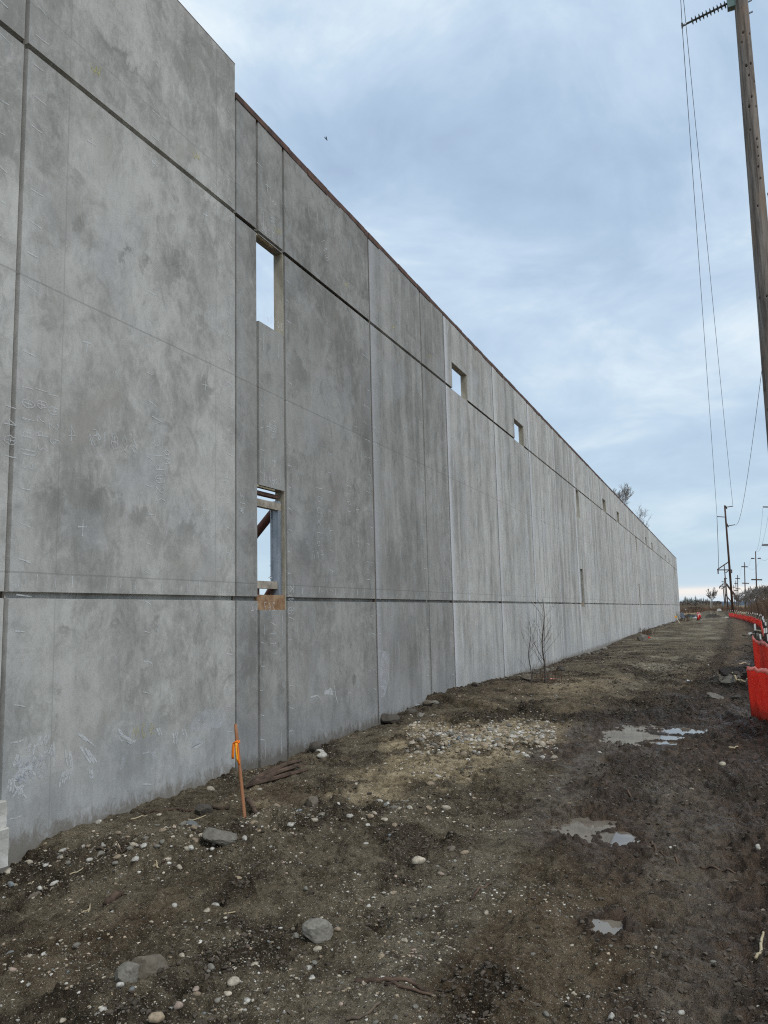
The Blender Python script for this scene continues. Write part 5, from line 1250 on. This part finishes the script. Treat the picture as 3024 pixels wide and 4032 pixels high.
for a, b, lab in (((3004, 1996, 160), (2974, 2171, 292), 'upper thin wire between the right-hand crossarm poles'), ((3028, 2010, 160), (2978, 2172, 292), 'second thin wire between the right-hand crossarm poles'), ((3060, 2110, 160), (2996, 2199, 292), 'lower wire to the right arm of the grove pole'),
                  ((2957, 2199, 292), (2931, 2216, 366), 'wire from the grove pole to the second crossarm pole'), ((2996, 2199, 292), (2944, 2232, 366), 'sagging wire right of the second crossarm pole'), ((2919, 2231, 366), (2904, 2266, 519), 'wire from the second to the third crossarm pole')):
    wire(at_depth(*a), at_depth(*b), 2.2, lab, .016, 24, .014)
far_pole(2799, 2349, 2393, 330, .17, 'lampmetal', 'pale lone post with dark cap on the horizon', ((2796, 2349, 2802, 2349, .7, 'cap'),), 2799, 'lone_post')

# ------------------------------------------------------------------ things at the far end of the track
def delineator(px, py, ytop, label):
    b = at_ground(px, py); h = at_depth(px, ytop, b[1])[2]-b[2]; r = empty('delineator_post', b); m = MB(); m.tube([(0, 0, 0), (0, 0, .12)], [.26, .24], 12); m.build('base', M['blackpost'], r, True)
    m = MB(); m.tube([(0, 0, .12), (0, 0, h*.5), (0, 0, h*.93), (0, 0, h)], [.17, .13, .10, .07], 12); m.build('body', M['conered'], r, True)
    for f in (.62, .82): m = MB(); m.tube([(0, 0, h*f), (0, 0, h*(f+.07))], [.128, .118], 12); m.build('band', M['reflect'], r, True)
    tag(r, label, 'traffic post')
delineator(2750, 2443, 2416, 'front red delineator post at the end of the track'); delineator(2756, 2436, 2412, 'red delineator post behind and right of the front one'); delineator(2748, 2430, 2411, 'third red delineator post partly hidden behind the others')
def heap(name, px, py, wpx, hpx, Y0, mat, label, cat, seed, n=9):
    b = at_ground(px, py); k = float(np.array([b[0], b[1], b[2]-CAM_H])@CF)/FOC; W, H = wpx*k, hpx*k; rnd = random.Random(seed); m = MB(); nx, ny = 22, 9; P = []
    for i in range(nx):
        for j in range(ny):
            u = i/(nx-1)*2-1; v = j/(ny-1)*2-1; e = max(0, 1-u*u)*max(0, 1-v*v); P.append((u*W/2, v*W*.28, -.1+H*(e**.6)*(.75+.5*rnd.random())))
    m.add(P, [(i*ny+j, (i+1)*ny+j, (i+1)*ny+j+1, i*ny+j+1) for i in range(nx-1) for j in range(ny-1)]); o = m.build(name, mat); o.location = Vector(b); tag(o, label, cat)
heap('soil_heap', 2808, 2432, 66, 16, 0, M['asphalt'], 'low dark soil heap at the end of the track', 'heap', 3)
heap('plastic_sheeting', 2716, 2428, 54, 13, 0, M['plasticblk'], 'crumpled black plastic sheeting heaped past the wall end', 'sheeting', 4)
heap('plastic_sheeting', 2709, 2427, 22, 9, 0, M['plasticgry'], 'grey plastic sheet piece on the black sheeting', 'sheeting', 5)
heap('plastic_sheeting', 2738, 2424, 20, 6, 0, M['plasticgry'], 'grey plastic sheet piece near the delineator posts', 'sheeting', 6)
heap('green_fabric', 2721, 2431, 8, 6, 0, M['teal'], 'small bright green fabric bundle on the black sheeting', 'fabric', 7)
heap('green_fabric', 2686, 2411, 12, 4, 0, M['teal'], 'green fabric strip beyond the black sheeting', 'fabric', 8)
heap('barrel_pile', 2686, 2432, 20, 22, 0, M['bluegrey'], 'blue-grey bundle beside the wall end', 'bundle', 9)
heap('rubble_block', 2833, 2421, 17, 9, 0, M['chip'], 'larger cream concrete lump left of the fence end', 'block', 10)
heap('rubble_block', 2860, 2422, 18, 6, 0, M['chip'], 'smaller cream concrete lump beside the fence end', 'block', 11)
heap('orange_board', 2848, 2427, 24, 3, 0, M['pinkpaint'], 'flat orange-pink board left of the fence end', 'board', 12)
heap('red_bag', 2556, 2512, 12, 12, 0, M['conered'], 'small red bag beside the grey boulder along the wall', 'bag', 13)
for i, (px, c) in enumerate(((2718, 'whitepost'), (2727, 'whitepost'), (2738, 'bluegrey'), (2748, 'whitepost'), (2755, 'conered'))):
    b = at_depth(px, 2392, 360); r = empty('parked_car', (b[0], b[1], 0)); m = MB(); L_ = 4.2
    m.add([(-L_/2, -.85, .35), (L_/2, -.85, .35), (L_/2, .85, .35), (-L_/2, .85, .35), (-L_/2, -.85, .85), (L_/2, -.85, .8), (L_/2, .85, .8), (-L_/2, .85, .85)], [(3, 2, 1, 0), (4, 5, 6, 7), (0, 1, 5, 4), (1, 2, 6, 5), (2, 3, 7, 6), (3, 0, 4, 7)]); m.build('body', M[c], r)
    m = MB(); m.add([(-1.5, -.75, .86), (1.0, -.75, .86), (1.0, .75, .86), (-1.5, .75, .86), (-1.0, -.65, 1.42), (.45, -.65, 1.42), (.45, .65, 1.42), (-1.0, .65, 1.42)], [(4, 5, 6, 7), (0, 1, 5, 4), (1, 2, 6, 5), (2, 3, 7, 6), (3, 0, 4, 7)]); m.build('cabin', M['plasticblk'], r)
    for sx in (-1.35, 1.35):
        for sy in (-.78, .78): m = MB(); m.tube([(sx, sy-.1, .33), (sx, sy+.1, .33)], .33, 12); m.build('wheel', M['blackpost'], r)
    tag(r, ['leftmost tiny white parked car below the distant treeline', 'second tiny white parked car below the distant treeline', 'tiny blue-grey parked car below the distant treeline', 'third tiny white parked car below the distant treeline', 'tiny red parked car below the distant treeline'][i], 'car', 'distant parked cars')
# bird
def bird():
    p = at_depth(1283, 547, 60); r = MB(); s = .42
    r.tube([(-.5*s, 0, 0), (-.2*s, 0, .02), (.25*s, 0, .03), (.5*s, 0, .0)], [.02, .10*s, .11*s, .02], 8); r.add([(-.12*s, 0, .05), (.2*s, 0, .05), (.0, .5*s, .30*s), (-.3*s, .85*s, .15*s), (-.15*s, .4*s, .22*s)], [(0, 1, 2, 4), (4, 2, 3)]); r.add([(-.12*s, 0, .05), (.2*s, 0, .05), (.0, -.5*s, .34*s), (-.3*s, -.85*s, .2*s), (-.15*s, -.4*s, .25*s)], [(1, 0, 4, 2), (2, 4, 3)])
    o = r.build('bird', M['bird']); o.location = Vector(p); o.rotation_euler = (.3, .9, .6); tag(o, 'small dark bird flying in the cloudy sky', 'bird')
bird()
